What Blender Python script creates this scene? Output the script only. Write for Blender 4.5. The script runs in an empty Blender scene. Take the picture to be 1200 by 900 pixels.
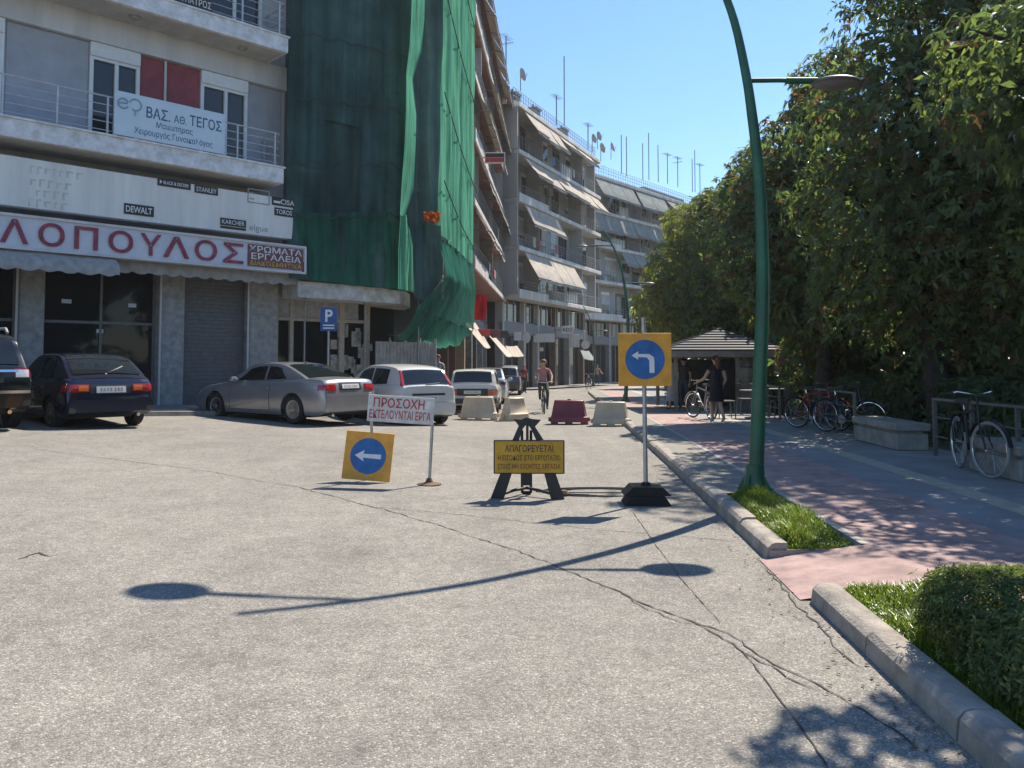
import bpy, bmesh, math, random
from mathutils import Vector, Matrix
from mathutils.bvhtree import BVHTree
random.seed(7)
R = math.radians
SC = bpy.context.scene
COL = SC.collection

# ------------------------------------------------------------------ camera, sky, sun
F_PX, CX, EYE, PITCH, V_HOR = 950.0, 600.0, 1.5, R(3.0), 426.0
CY = V_HOR - F_PX * math.tan(PITCH)
cd = bpy.data.cameras.new('camera'); cam = bpy.data.objects.new('camera', cd); COL.objects.link(cam)
cam.location = (0, 0, EYE); cam.rotation_euler = (R(90) + PITCH, 0, 0)
cd.sensor_fit = 'HORIZONTAL'; cd.sensor_width = 36.0; cd.lens = 36.0 * F_PX / 1200.0
cd.shift_y = -(450.0 - CY) / 1200.0
cd.clip_start = 0.1; cd.clip_end = 5000
SC.camera = cam
SUN_EL, SUN_AZ = R(51.5), R(40.5)          # azimuth to the right of the view axis (+Y)
w = bpy.data.worlds.new('World'); SC.world = w; w.use_nodes = True
nt = w.node_tree; bg = nt.nodes['Background']
sky = nt.nodes.new('ShaderNodeTexSky'); sky.sky_type = 'NISHITA'; sky.sun_disc = False
sky.sun_elevation = SUN_EL; sky.sun_rotation = SUN_AZ; sky.altitude = 50; sky.air_density = 1.4; sky.dust_density = 0.0; sky.ozone_density = 10.0
nt.links.new(sky.outputs[0], bg.inputs[0]); bg.inputs[1].default_value = 0.085
sl = bpy.data.lights.new('sun', 'SUN'); sl.energy = 4.1; sl.angle = R(0.5); sl.color = (1.0, 0.9, 0.76)
so = bpy.data.objects.new('sun', sl); COL.objects.link(so); so.location = (20, 20, 40)
SUN_DIR = Vector((math.sin(SUN_AZ) * math.cos(SUN_EL), math.cos(SUN_AZ) * math.cos(SUN_EL), math.sin(SUN_EL)))
so.rotation_euler = SUN_DIR.to_track_quat('Z', 'Y').to_euler()
SC.view_settings.view_transform = 'Standard'; SC.view_settings.look = 'None'
SC.view_settings.exposure = 1.1; SC.view_settings.gamma = 1.0; SC.view_settings.use_curve_mapping = False
SC.cycles.max_bounces = 8; SC.cycles.transparent_max_bounces = 12; SC.cycles.use_denoising = True
SC.cycles.caustics_reflective = False; SC.cycles.caustics_refractive = False

# ------------------------------------------------------------------ site survey helpers
def softplus(t, k=1.5):
    return math.log1p(math.exp(max(-40, min(40, t * k)))) / k
def gz(x, y):
    """height of the roadway: it rises gently to the left and falls away up the street"""
    return min(0.42, 0.045 * softplus(-x - 0.6)) - min(0.42, 0.008 * softplus(y - 12, .6))
def ray(u, v):
    a, b = (u - CX) / F_PX, -(v - CY) / F_PX
    return Vector((a, math.cos(PITCH) - b * math.sin(PITCH), math.sin(PITCH) + b * math.cos(PITCH)))
def spot(u, v, dz=0.0):
    """where the line of sight meets the ground (+dz)"""
    r = ray(u, v); z = 0
    for _ in range(30):
        t = (z + dz - EYE) / r.z; z = gz(r.x * t, r.y * t)
    return Vector((r.x * t, r.y * t, z + dz))
class Facade:
    """vertical plane through P running along dir; x along it, off = metres out towards the street"""
    def __init__(s, P, ang):
        s.P = Vector((P[0], P[1], 0)); s.ang = ang                # ang: to the right of +Y
        s.d = Vector((math.sin(ang), math.cos(ang), 0)); s.n = Vector((s.d.y, -s.d.x, 0)); s.rz = math.pi / 2 - ang
    def hit(s, u, v, off=0.0):
        r = ray(u, v); o = Vector((0, 0, EYE)); Q = s.P + s.n * off
        t = (Q - o).dot(s.n) / r.dot(s.n); p = o + r * t
        return (p - s.P).dot(s.d), p.z
    def pt(s, x, off, z): return s.P + s.d * x + s.n * off + Vector((0, 0, z))

# ------------------------------------------------------------------ object helpers
def link(o, parent=None):
    COL.objects.link(o)
    if parent is not None: o.parent = parent
    return o
def tag(o, label=None, cat=None, group=None, kind=None):
    if label: o['label'] = label
    if cat: o['category'] = cat
    if group: o['group'] = group
    if kind: o['kind'] = kind
    return o
def empty(name, loc, rz=0.0, label=None, cat=None, group=None):
    o = bpy.data.objects.new(name, None); o.empty_display_size = .2
    o.location = loc; o.rotation_euler = (0, 0, rz); link(o)
    return tag(o, label, cat, group)
def copy_tree(o, parent=None):
    c = o.copy(); COL.objects.link(c)
    if parent is not None: c.parent = parent
    for ch in list(o.children): copy_tree(ch, c)
    return c

class MB:
    """collects shapes with material slots; build() links them as one mesh object"""
    def __init__(s): s.v = []; s.f = []; s.m = []
    def add(s, vs, fs, mi=0):
        n = len(s.v); s.v += [tuple(p) for p in vs]
        for f in fs: s.f.append(tuple(i + n for i in f)); s.m.append(mi)
        return s
    def quad(s, a, b, c, d, mi=0): return s.add([a, b, c, d], [(0, 1, 2, 3)], mi)
    def box(s, c, size, mi=0, rot=None, bev=0.0):
        x, y, z = size[0] / 2, size[1] / 2, size[2] / 2
        if bev > 0:
            b = min(bev, x * .9, y * .9, z * .9); vs = []
            for sx in (-1, 1):
                for sy in (-1, 1):
                    for sz in (-1, 1):
                        vs += [Vector((sx * x, sy * (y - b), sz * (z - b))), Vector((sx * (x - b), sy * y, sz * (z - b))), Vector((sx * (x - b), sy * (y - b), sz * z))]
            bm = bmesh.new()
            for p in vs: bm.verts.new(p)
            bmesh.ops.convex_hull(bm, input=bm.verts); bm.verts.index_update()
            vs = [p.co.copy() for p in bm.verts]; fs = [[q.index for q in f.verts] for f in bm.faces]; bm.free()
        else:
            vs = [Vector((sx * x, sy * y, sz * z)) for sx in (-1, 1) for sy in (-1, 1) for sz in (-1, 1)]
            fs = [(0, 1, 3, 2), (4, 6, 7, 5), (0, 4, 5, 1), (2, 3, 7, 6), (0, 2, 6, 4), (1, 5, 7, 3)]
        M = (rot.to_matrix() if hasattr(rot, 'to_matrix') else rot) if rot is not None else None
        c = Vector(c)
        return s.add([(M @ p if M is not None else p) + c for p in vs], fs, mi)
    def span(s, x0, x1, y0, y1, z0, z1, mi=0, bev=0.0):
        return s.box(((x0 + x1) / 2, (y0 + y1) / 2, (z0 + z1) / 2), (abs(x1 - x0), abs(y1 - y0), abs(z1 - z0)), mi, None, bev)
    def tube(s, pts, r, n=8, mi=0, cap=True):
        pts = [Vector(p) for p in pts]; rs = r if isinstance(r, (list, tuple)) else [r] * len(pts)
        vs, fs = [], []; up = None
        for i, p in enumerate(pts):
            d = (pts[min(i + 1, len(pts) - 1)] - pts[max(i - 1, 0)])
            d = d.normalized() if d.length > 1e-9 else Vector((0, 0, 1))
            if up is None: up = Vector((0, 0, 1)) if abs(d.z) < .9 else Vector((1, 0, 0))
            a = d.cross(up)
            if a.length < 1e-4: a = d.cross(Vector((1, 0.3, 0)))
            a.normalize(); b = a.cross(d); up = b
            for k in range(n):
                t = 2 * math.pi * k / n; vs.append(p + (a * math.cos(t) + b * math.sin(t)) * rs[i])
        for i in range(len(pts) - 1):
            for k in range(n):
                fs.append((i * n + k, i * n + (k + 1) % n, (i + 1) * n + (k + 1) % n, (i + 1) * n + k))
        if cap: fs.append(tuple(range(n - 1, -1, -1))); fs.append(tuple((len(pts) - 1) * n + k for k in range(n)))
        return s.add(vs, fs, mi)
    def lathe(s, prof, n=16, c=(0, 0, 0), axis='z', mi=0):
        vs, fs = [], []; c = Vector(c)
        for r, h in prof:
            for k in range(n):
                t = 2 * math.pi * k / n; x, y = r * math.cos(t), r * math.sin(t)
                vs.append(c + (Vector((x, y, h)) if axis == 'z' else Vector((x, h, y)) if axis == 'y' else Vector((h, x, y))))
        for i in range(len(prof) - 1):
            for k in range(n): fs.append((i * n + k, i * n + (k + 1) % n, (i + 1) * n + (k + 1) % n, (i + 1) * n + k))
        if prof[0][0] > 1e-6: fs.append(tuple(range(n - 1, -1, -1)))
        if prof[-1][0] > 1e-6: fs.append(tuple((len(prof) - 1) * n + k for k in range(n)))
        return s.add(vs, fs, mi)
    def prism(s, poly, a, b, axis='y', mi=0):
        """polygon in the plane across axis, from a to b along it"""
        n = len(poly); e = lambda p, h: (p[0], h, p[1]) if axis == 'y' else (p[0], p[1], h) if axis == 'z' else (h, p[0], p[1])
        vs = [e(p, a) for p in poly] + [e(p, b) for p in poly]
        fs = [tuple(range(n)), tuple(range(2 * n - 1, n - 1, -1))] + [(i, n + i, n + (i + 1) % n, (i + 1) % n) for i in range(n)]
        return s.add(vs, fs, mi)
    def grid(s, P, mi=0, thick=None):
        """P[i][j] points; thick = vector giving a real back side"""
        a, b = len(P), len(P[0]); vs = [p for r_ in P for p in r_]
        fs = [(i * b + j, i * b + j + 1, (i + 1) * b + j + 1, (i + 1) * b + j) for i in range(a - 1) for j in range(b - 1)]
        s.add(vs, fs, mi)
        if thick is not None:
            t = Vector(thick); s.add([Vector(p) + t for p in vs], [f[::-1] for f in fs], mi)
            rim = [(0, j) for j in range(b)] + [(i, b - 1) for i in range(1, a)] + [(a - 1, j) for j in range(b - 2, -1, -1)] + [(i, 0) for i in range(a - 2, 0, -1)]
            q = [Vector(P[i][j]) for i, j in rim]; n = len(q)
            s.add(q + [p + t for p in q], [(i, n + i, n + (i + 1) % n, (i + 1) % n) for i in range(n)], mi)
        return s
    def mesh(s, name, mats, smooth=0):
        me = bpy.data.meshes.new(name); me.from_pydata(s.v, [], s.f)
        for m in (mats if isinstance(mats, (list, tuple)) else [mats]): me.materials.append(m)
        me.polygons.foreach_set('material_index', s.m)
        bm = bmesh.new(); bm.from_mesh(me); bmesh.ops.recalc_face_normals(bm, faces=bm.faces) if len(s.f) < 60000 else None
        bm.to_mesh(me); bm.free()
        if smooth:
            me.polygons.foreach_set('use_smooth', [True] * len(me.polygons)); me.set_sharp_from_angle(angle=R(smooth))
        me.update(); return me
    def build(s, name, mats, parent=None, smooth=0, loc=None):
        o = bpy.data.objects.new(name, s.mesh(name, mats, smooth))
        if loc is not None: o.location = loc
        return link(o, parent)

# ------------------------------------------------------------------ materials
MATS = {}
def mat(name, col, rough=.6, metal=0.0, var=.12, scale=6.0, bump=0.0, bscale=None, col2=None, coat=0.0, spec=.5, streak=False, trans=0.0):
    """principled surface with uneven tone (two noise octaves) and optional bump"""
    if name in MATS: return MATS[name]
    m = bpy.data.materials.new(name); m.use_nodes = True; n = m.node_tree; L = n.links
    b = n.nodes['Principled BSDF']; b.inputs['Roughness'].default_value = rough; b.inputs['Metallic'].default_value = metal
    b.inputs['Specular IOR Level'].default_value = spec
    if coat: b.inputs['Coat Weight'].default_value = coat; b.inputs['Coat Roughness'].default_value = .05
    tc = n.nodes.new('ShaderNodeTexCoord'); mp = n.nodes.new('ShaderNodeMapping'); L.new(tc.outputs['Object'], mp.inputs[0])
    if streak: mp.inputs['Scale'].default_value = (1, 1, .12)
    nz = n.nodes.new('ShaderNodeTexNoise'); nz.inputs['Scale'].default_value = scale; nz.inputs['Detail'].default_value = 6; nz.inputs['Roughness'].default_value = .65
    L.new(mp.outputs[0], nz.inputs['Vector'])
    rp = n.nodes.new('ShaderNodeValToRGB'); L.new(nz.outputs['Fac'], rp.inputs[0])
    c2 = col2 or tuple(c * (1 - 2.2 * var) for c in col)
    rp.color_ramp.elements[0].position = .32; rp.color_ramp.elements[0].color = (*c2, 1)
    rp.color_ramp.elements[1].position = .68; rp.color_ramp.elements[1].color = (*[min(1, c * (1 + var * .5)) for c in col], 1)
    L.new(rp.outputs[0], b.inputs['Base Color'])
    if bump:
        n2 = n.nodes.new('ShaderNodeTexNoise'); n2.inputs['Scale'].default_value = bscale or scale * 6; n2.inputs['Detail'].default_value = 4
        L.new(tc.outputs['Object'], n2.inputs['Vector'])
        bp = n.nodes.new('ShaderNodeBump'); bp.inputs['Strength'].default_value = bump; bp.inputs['Distance'].default_value = .02
        L.new(n2.outputs['Fac'], bp.inputs['Height']); L.new(bp.outputs[0], b.inputs['Normal'])
    MATS[name] = m; return m
def fabric(name, col, see=.15, trans=.5, var=.25, scale=(3, 3, .4), nscale=2.0, weave=0, patch=0):
    """thin cloth or net: reflects, glows when lit from behind, lets a little through"""
    if name in MATS: return MATS[name]
    m = bpy.data.materials.new(name); m.use_nodes = True; n = m.node_tree; L = n.links
    n.nodes.remove(n.nodes['Principled BSDF']); out = n.nodes['Material Output']
    tc = n.nodes.new('ShaderNodeTexCoord'); mp = n.nodes.new('ShaderNodeMapping'); mp.inputs['Scale'].default_value = scale; L.new(tc.outputs['Object'], mp.inputs[0])
    nz = n.nodes.new('ShaderNodeTexNoise'); nz.inputs['Scale'].default_value = nscale; nz.inputs['Detail'].default_value = 5; L.new(mp.outputs[0], nz.inputs['Vector'])
    rp = n.nodes.new('ShaderNodeValToRGB'); L.new(nz.outputs['Fac'], rp.inputs[0])
    rp.color_ramp.elements[0].position = .3; rp.color_ramp.elements[0].color = (*[c * (1 - var * 2) for c in col], 1)
    rp.color_ramp.elements[1].position = .7; rp.color_ramp.elements[1].color = (*[min(1, c * (1 + var)) for c in col], 1)
    d = n.nodes.new('ShaderNodeBsdfDiffuse'); t = n.nodes.new('ShaderNodeBsdfTranslucent'); p = n.nodes.new('ShaderNodeBsdfTransparent')
    src = rp.outputs[0]
    if patch:
        n3 = n.nodes.new('ShaderNodeTexNoise'); n3.inputs['Scale'].default_value = .35; n3.inputs['Detail'].default_value = 7; n3.inputs['Roughness'].default_value = .7; L.new(tc.outputs['Object'], n3.inputs['Vector'])
        r3 = n.nodes.new('ShaderNodeValToRGB'); L.new(n3.outputs['Fac'], r3.inputs[0]); r3.color_ramp.elements[0].position = .35; r3.color_ramp.elements[0].color = (1 - patch, 1 - patch, 1 - patch, 1); r3.color_ramp.elements[1].position = .65; r3.color_ramp.elements[1].color = (1 + patch, 1 + patch * .8, 1 + patch * .7, 1)
        mx = n.nodes.new('ShaderNodeMix'); mx.data_type = 'RGBA'; mx.blend_type = 'MULTIPLY'; mx.inputs[0].default_value = 1; L.new(src, mx.inputs[6]); L.new(r3.outputs[0], mx.inputs[7]); src = mx.outputs[2]
    L.new(src, d.inputs[0]); L.new(src, t.inputs[0])
    a = n.nodes.new('ShaderNodeMixShader'); a.inputs[0].default_value = trans; L.new(d.outputs[0], a.inputs[1]); L.new(t.outputs[0], a.inputs[2])
    if see > 0:
        c = n.nodes.new('ShaderNodeMixShader'); c.inputs[0].default_value = see; L.new(a.outputs[0], c.inputs[1]); L.new(p.outputs[0], c.inputs[2]); L.new(c.outputs[0], out.inputs[0])
    else: L.new(a.outputs[0], out.inputs[0])
    MATS[name] = m; return m
def glassy(name, col, rough=.04):
    return mat(name, col, rough, 0, .1, 1.5, spec=.6)
M = dict(
    steel=mat('galvanised_steel', (.42, .43, .44), .42, .7, .12, 14), chrome=mat('chrome', (.75, .75, .76), .12, 1, .02),
    rail=mat('pale_rail_metal', (.5, .51, .53), .4, .3, .1), darkrail=mat('grey_rail_metal', (.2, .21, .22), .45, .4, .12),
    black=mat('black_plastic', (.022, .023, .025), .5, 0, .2, 9), rubber=mat('tyre_rubber', (.018, .018, .019), .85, 0, .2, 20, .2),
    wplast=mat('white_plastic', (.75, .75, .74), .4, 0, .06), wframe=mat('white_window_frame', (.72, .73, .72), .4, 0, .05),
    glass=glassy('window_glass', (.018, .024, .03)), shopglass=mat('shop_glass', (.012, .015, .018), .03, 0, .1, 1.5, spec=.28), carglass=glassy('car_glass', (.012, .016, .018), .03),
    redlamp=mat('red_lamp', (.35, .012, .015), .15, 0, .1, coat=.6), amber=mat('amber_lamp', (.6, .16, .02), .2, 0, .1), clearlamp=mat('clear_lamp', (.6, .62, .64), .12, 0, .05, coat=.5),
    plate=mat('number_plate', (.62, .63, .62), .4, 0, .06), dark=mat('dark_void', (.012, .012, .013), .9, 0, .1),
    alloy=mat('alloy_rim', (.42, .43, .44), .3, .8, .05),
)
def lettering(text, parent, m, x0, x1, z0, z1, y, bold=.02, name='lettering', extr=.0015, rot=None):
    """words as flat raised letters filling the box x0..x1, z0..z1 on the plane y (facing -Y)"""
    c = bpy.data.curves.new(name, 'FONT'); c.body = text; c.size = 1; c.offset = bold * .5; c.extrude = 0; c.resolution_u = 4; c.align_x = 'CENTER'
    t = bpy.data.objects.new(name, c); COL.objects.link(t)
    me = bpy.data.meshes.new_from_object(t.evaluated_get(bpy.context.evaluated_depsgraph_get()))
    bpy.data.objects.remove(t); bpy.data.curves.remove(c)
    xs = [p.co.x for p in me.vertices]; zs = [p.co.y for p in me.vertices]
    a, b, e, f = min(xs), max(xs), min(zs), max(zs)
    vs = [(x0 + (p.co.x - a) / (b - a) * (x1 - x0), y - extr, z0 + (p.co.y - e) / (f - e) * (z1 - z0)) for p in me.vertices]
    fs = [tuple(p.vertices) for p in me.polygons]; bpy.data.meshes.remove(me)
    mb = MB(); mb.add(vs, fs)
    o = mb.build(name, m, parent); return o
# ------------------------------------------------------------------ ground, road, pavements
def kx(y):
    """road-side face of the right-hand kerb"""
    return 1.56 + .062 * y + (.011 * (y - 50) ** 2 if y > 50 else 0)
def asphalt():
    m = bpy.data.materials.new('asphalt'); m.use_nodes = True; n = m.node_tree; L = n.links; b = n.nodes['Principled BSDF']
    b.inputs['Roughness'].default_value = .88; b.inputs['Specular IOR Level'].default_value = .25
    tc = n.nodes.new('ShaderNodeTexCoord')
    def noise(sc, det, ro=.6):
        z = n.nodes.new('ShaderNodeTexNoise'); z.inputs['Scale'].default_value = sc; z.inputs['Detail'].default_value = det; z.inputs['Roughness'].default_value = ro; L.new(tc.outputs['Object'], z.inputs['Vector']); return z
    def ramp(src, stops):
        r_ = n.nodes.new('ShaderNodeValToRGB'); L.new(src, r_.inputs[0]); e = r_.color_ramp.elements
        while len(e) < len(stops): e.new(.5)
        for q, (p, c) in zip(e, stops): q.position = p; q.color = (*c, 1)
        return r_
    def mix(kind, fac, a, b_):
        x = n.nodes.new('ShaderNodeMix'); x.data_type = 'RGBA'; x.blend_type = kind
        if isinstance(fac, float): x.inputs[0].default_value = fac
        else: L.new(fac, x.inputs[0])
        L.new(a, x.inputs[6]); L.new(b_, x.inputs[7]); return x.outputs[2]
    vo = n.nodes.new('ShaderNodeTexVoronoi'); vo.inputs['Scale'].default_value = 112; L.new(tc.outputs['Object'], vo.inputs['Vector'])
    sep = n.nodes.new('ShaderNodeSeparateColor'); L.new(vo.outputs['Color'], sep.inputs[0])
    stones = ramp(sep.outputs[0], [(0, (.2, .19, .174)), (.3, (.268, .256, .234)), (.7, (.32, .306, .281)), (.92, (.385, .37, .34)), (1, (.54, .52, .48))])
    gaps = ramp(vo.outputs['Distance'], [(.3, (1, 1, 1)), (.65, (.62, .61, .59))])
    c = mix('MULTIPLY', .8, stones.outputs[0], gaps.outputs[0])
    big = ramp(noise(.35, 6).outputs['Fac'], [(.3, (.8, .8, .81)), (.5, (.97, .97, .97)), (.7, (1.07, 1.06, 1.05))]); c = mix('MULTIPLY', 1.0, c, big.outputs[0])
    mid = ramp(noise(2.3, 8, .7).outputs['Fac'], [(.3, (.82, .82, .82)), (.6, (1.04, 1.03, 1.02))]); c = mix('MULTIPLY', 1.0, c, mid.outputs[0])
    mid2 = ramp(noise(11, 5, .7).outputs['Fac'], [(.28, (.72, .72, .72)), (.55, (1.05, 1.05, 1.04))]); c = mix('MULTIPLY', .8, c, mid2.outputs[0])
    wl = n.nodes.new('ShaderNodeMapping'); wl.inputs['Scale'].default_value = (1.1, .05, 1); L.new(tc.outputs['Object'], wl.inputs[0]); wn = noise(1.0, 4); L.new(wl.outputs[0], wn.inputs['Vector']); lane = ramp(wn.outputs['Fac'], [(.35, (.88, .88, .885)), (.6, (1.03, 1.03, 1.025))]); c = mix('MULTIPLY', .8, c, lane.outputs[0])
    oil = ramp(noise(.9, 5, .55).outputs['Fac'], [(.7, (1, 1, 1)), (.78, (.72, .71, .7))]); c = mix('MULTIPLY', 1.0, c, oil.outputs[0])
    pt = ramp(noise(.55, 3).outputs['Fac'], [(.66, (0, 0, 0)), (.74, (1, 1, 1))]); gr = ramp(noise(30, 3).outputs['Fac'], [(.45, (.2, .19, .15)), (.6, (.3, .29, .24))])
    half = n.nodes.new('ShaderNodeMath'); half.operation = 'MULTIPLY'; half.inputs[1].default_value = .4; L.new(pt.outputs[0], half.inputs[0])
    c = mix('MIX', half.outputs[0], c, gr.outputs[0])
    g_ = n.nodes.new('ShaderNodeBrightContrast'); g_.inputs[1].default_value = 0.0; L.new(c, g_.inputs[0])
    L.new(g_.outputs[0], b.inputs['Base Color'])
    bp = n.nodes.new('ShaderNodeBump'); bp.inputs['Strength'].default_value = .4; bp.inputs['Distance'].default_value = .008; bp.invert = True
    L.new(vo.outputs['Distance'], bp.inputs['Height']); L.new(bp.outputs[0], b.inputs['Normal'])
    return m
M['asphalt'] = asphalt()
M['pebble'] = mat('pebble_concrete', (.3, .285, .25), .9, 0, .28, 55, .5, 90)
M['pink'] = mat('pink_bike_lane', (.4, .275, .255), .85, 0, .2, 3.5, .35, 110)
M['greypave'] = mat('grey_paving', (.27, .265, .27), .85, 0, .13, 1.6, .2, 60)
M['yelpave'] = mat('cream_tactile_paving', (.43, .395, .32), .85, 0, .12, 5, .3, 50)
M['kerb'] = mat('kerb_concrete', (.37, .33, .285), .88, 0, .2, 5, .5, 45)
M['line'] = mat('worn_white_edging', (.4, .38, .35), .8, 0, .2, 9)
M['earth'] = mat('park_earth', (.12, .105, .07), .95, 0, .3, 3, .4, 20)
M['oldpave'] = mat('old_pavement', (.22, .21, .2), .9, 0, .15, 2, .25, 30)
M['crack'] = mat('tar_crack', (.07, .066, .06), .95, 0, .2, 12)

YS = [-6 + .5 * i for i in range(76)] + [32.5 + 1.5 * i for i in range(60)]
def strip(name, xl, xr, dz, m, nx=6, y0=-6, y1=200, slope=None, skip=None, smooth=60):
    """a sheet between two lines along the street, following the ground"""
    mb = MB(); ys = [y0] + [y for y in YS if y0 < y < y1] + ([y1] if y1 < YS[-1] else []); P = []
    for y in ys:
        a, b = xl(y), xr(y)
        P.append([Vector((a + (b - a) * j / nx, y, gz(a + (b - a) * j / nx, y) + (dz(y, j / nx) if callable(dz) else dz))) for j in range(nx + 1)])
    mb.grid(P); o = mb.build(name, m, None, smooth); tag(o, kind='structure'); return o
# base sheet to the horizon
g = MB(); XS = [-900, -400, -150, -60, -30, -20, -14, -10, -8, -6, -4, -3, -2, -1, 0, 1, 2, 4, 6, 8, 10, 14, 20, 30, 60, 150, 400, 900]
YG = [-200, -60, -20, -10, -5, 0, 3, 6, 9, 12, 15, 18, 21, 25, 30, 36, 42, 50, 58, 66, 75, 90, 120, 200, 500, 1500]
g.grid([[Vector((x, y, gz(x, y) - .06)) for x in XS] for y in YG]); tag(g.build('ground', M['earth'], None, 60), kind='structure')
strip('road', lambda y: -30, lambda y: kx(y) + .02, 0.0, M['asphalt'], 90)
KH = .125
def ramp_gap(y):                                                     # the dropped crossing in the kerb
    return 5.22 <= y <= 6.28
def verge_z(y, f): return KH - .008
strip('verge', lambda y: kx(y) + .14, lambda y: kx(y) + .72, KH - .006, M['pebble'], 4, 8.75, 75)
strip('verge', lambda y: kx(y) + .14, lambda y: kx(y) + .72, KH - .05, M['earth'], 4, 6.28, 8.75)
strip('verge', lambda y: kx(y) + .14, lambda y: kx(y) + .72, KH - .05, M['earth'], 4, -4, 5.22)
strip('crossing_ramp', lambda y: kx(y) - .06, lambda y: kx(y) + .80, lambda y, f: .006 + (KH - .006) * min(1, f * 1.02), M['pink'], 6, 5.22, 6.28)
strip('edging', lambda y: kx(y) + .72, lambda y: kx(y) + .79, KH, M['line'], 1, 6.28, 75); strip('edging', lambda y: kx(y) + .72, lambda y: kx(y) + .79, KH, M['line'], 1, -4, 5.22)
strip('bike_lane', lambda y: kx(y) + .79, lambda y: kx(y) + 2.02, KH - .002, M['pink'], 3, -4, 75)
strip('edging', lambda y: kx(y) + 2.02, lambda y: kx(y) + 2.07, KH - .001, M['greypave'], 1, -4, 75)
strip('footpath', lambda y: kx(y) + 2.07, lambda y: kx(y) + 2.62, KH - .002, M['greypave'], 3, -4, 75)
strip('tactile_path', lambda y: kx(y) + 2.62, lambda y: kx(y) + 2.92, KH, M['yelpave'], 2, -4, 75)
strip('footpath', lambda y: kx(y) + 2.92, lambda y: kx(y) + 4.6, KH - .002, M['greypave'], 3, -4, 75)
for a_, b_ in ((6.28, 75), (-4, 5.22)): strip('edging', lambda y: kx(y) + .7195, lambda y: kx(y) + .7199, lambda y, f: KH - .1 + .1 * f, M['line'], 1, a_, b_, None, None, 0)
for y_ in (5.22, 6.28):
    q = MB(); q.grid([[Vector((kx(y_) + .02 + .7 * i / 6, y_, gz(2, y_) + z_)) for z_ in (-.02, KH - .052)] for i in range(7)]); tag(q.build('verge', M['kerb'], None), kind='structure')
# kerb stones, laid end to end with small gaps and a step where one has tilted
kb = MB()
def kerbstone(y0, y1, h0, h1):
    a, b = Vector((kx(y0), y0, gz(kx(y0), y0))), Vector((kx(y1), y1, gz(kx(y1), y1)))
    prof = [(0, -.1), (0, .0), (.012, .7), (.04, .93), (.07, 1.0), (.16, 1.0), (.16, -.1)]
    vs = []
    for p, h in ((a, h0), (b, h1)):
        for dx, fz in prof: vs.append(p + Vector((dx + random.uniform(-.004, .004), 0, fz * (KH + h) if fz > 0 else fz)))
    n = len(prof); kb.add(vs, [tuple(range(n)), tuple(range(2 * n - 1, n - 1, -1))] + [(i, n + i, n + (i + 1) % n, (i + 1) % n) for i in range(n)])
for a, b in ((-3.0, 5.2), (6.3, 50)):
    y = a
    while y < b - .2:
        e = min(b, y + random.uniform(.85, 1.0)); e = b if b - e < .3 else e
        kerbstone(y, e - .016, random.uniform(-.01, .012), random.uniform(-.01, .012)); y = e
tag(kb.build('kerb', M['kerb'], None, 30), kind='structure')
# park ground behind the railing
strip('park_ground', lambda y: kx(y) + 4.6, lambda y: kx(y) + 60, KH - .03, M['earth'], 12, -10, 150)
# left pavement in front of the shops
F1 = Facade((-8.6, 22.05), R(45.3))
lp = MB(); Pp = []
for i in range(31):
    x = -22 + i
    Pp.append([Vector((q.x, q.y, gz(q.x, q.y) + .1)) for q in [F1.pt(x, o_, 0) for o_ in (2.6, 2.0, 1.0, 0, -2)]])
Pp2 = [[Vector((p.x, p.y, p.z)) for p in r_] for r_ in Pp]
lp.grid(Pp2)
tag(lp.build('pavement', M['oldpave'], None, 40), kind='structure')
strip('pavement', lambda y: -7.5 + .062 * (y - 27), lambda y: -2.25 + .062 * (y - 27), .1, M['oldpave'], 4, 28, 62)
strip('kerb', lambda y: -2.25 + .062 * (y - 27), lambda y: -2.12 + .062 * (y - 27), .102, M['kerb'], 1, 28, 62)
lk = MB()
lk.grid([[r_[0] + Vector((0, 0, .004)) - F1.n * .12, r_[0] + Vector((0, 0, .004)), r_[0] + Vector((0, 0, -.16))] for r_ in Pp2]); tag(lk.build('kerb', M['kerb'], None, 30), kind='structure')

def crack(pix, w0=.02, jit=.012, seed=1, m=None):
    rnd = random.Random(seed); pts = [spot(u, v, .004) for u, v in pix]; mb = MB(); L_, Rr = [], []
    path = []
    for i in range(len(pts) - 1):
        a, b = pts[i], pts[i + 1]; n = max(2, int((b - a).length / .06))
        for k in range(n): path.append(a.lerp(b, k / n))
    path.append(pts[-1]); off = 0
    P = []
    for i, p in enumerate(path):
        d = (path[min(i + 1, len(path) - 1)] - path[max(0, i - 1)]); d.z = 0; d.normalize(); s = Vector((d.y, -d.x, 0))
        off = off * .8 + rnd.gauss(0, jit); q = p + s * off; wd = w0 * (.35 + 1.1 * rnd.random()) * (.25 if i in (0, len(path) - 1) else 1)
        P.append([Vector((e.x, e.y, gz(e.x, e.y) + .0045)) for e in (q - s * wd / 2, q + s * wd / 2)])
    mb.grid(P); tag(mb.build('road_crack', m or M['crack'], None), kind='structure')
crack([(40, 526), (150, 540), (250, 553), (350, 571), (440, 594), (520, 617), (600, 642), (655, 664), (720, 690), (770, 712), (850, 742), (905, 778), (960, 802), (1010, 832), (1075, 880)], .011, .01, 1)
crack([(700, 680), (760, 715), (830, 740), (875, 770), (930, 800), (960, 812)], .008, .014, 2)
crack([(440, 594), (520, 601), (620, 612), (720, 622), (800, 628), (860, 634)], .008, .006, 3)
crack([(742, 600), (770, 640), (800, 680), (846, 731)], .006, .003, 4)
crack([(868, 762), (905, 808), (940, 855), (975, 900)], .007, .003, 5)
crack([(895, 664), (930, 700), (965, 738), (985, 762), (1010, 784)], .01, .012, 6)
crack([(22, 655), (45, 648), (62, 652)], .035, .02, 7)
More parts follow.
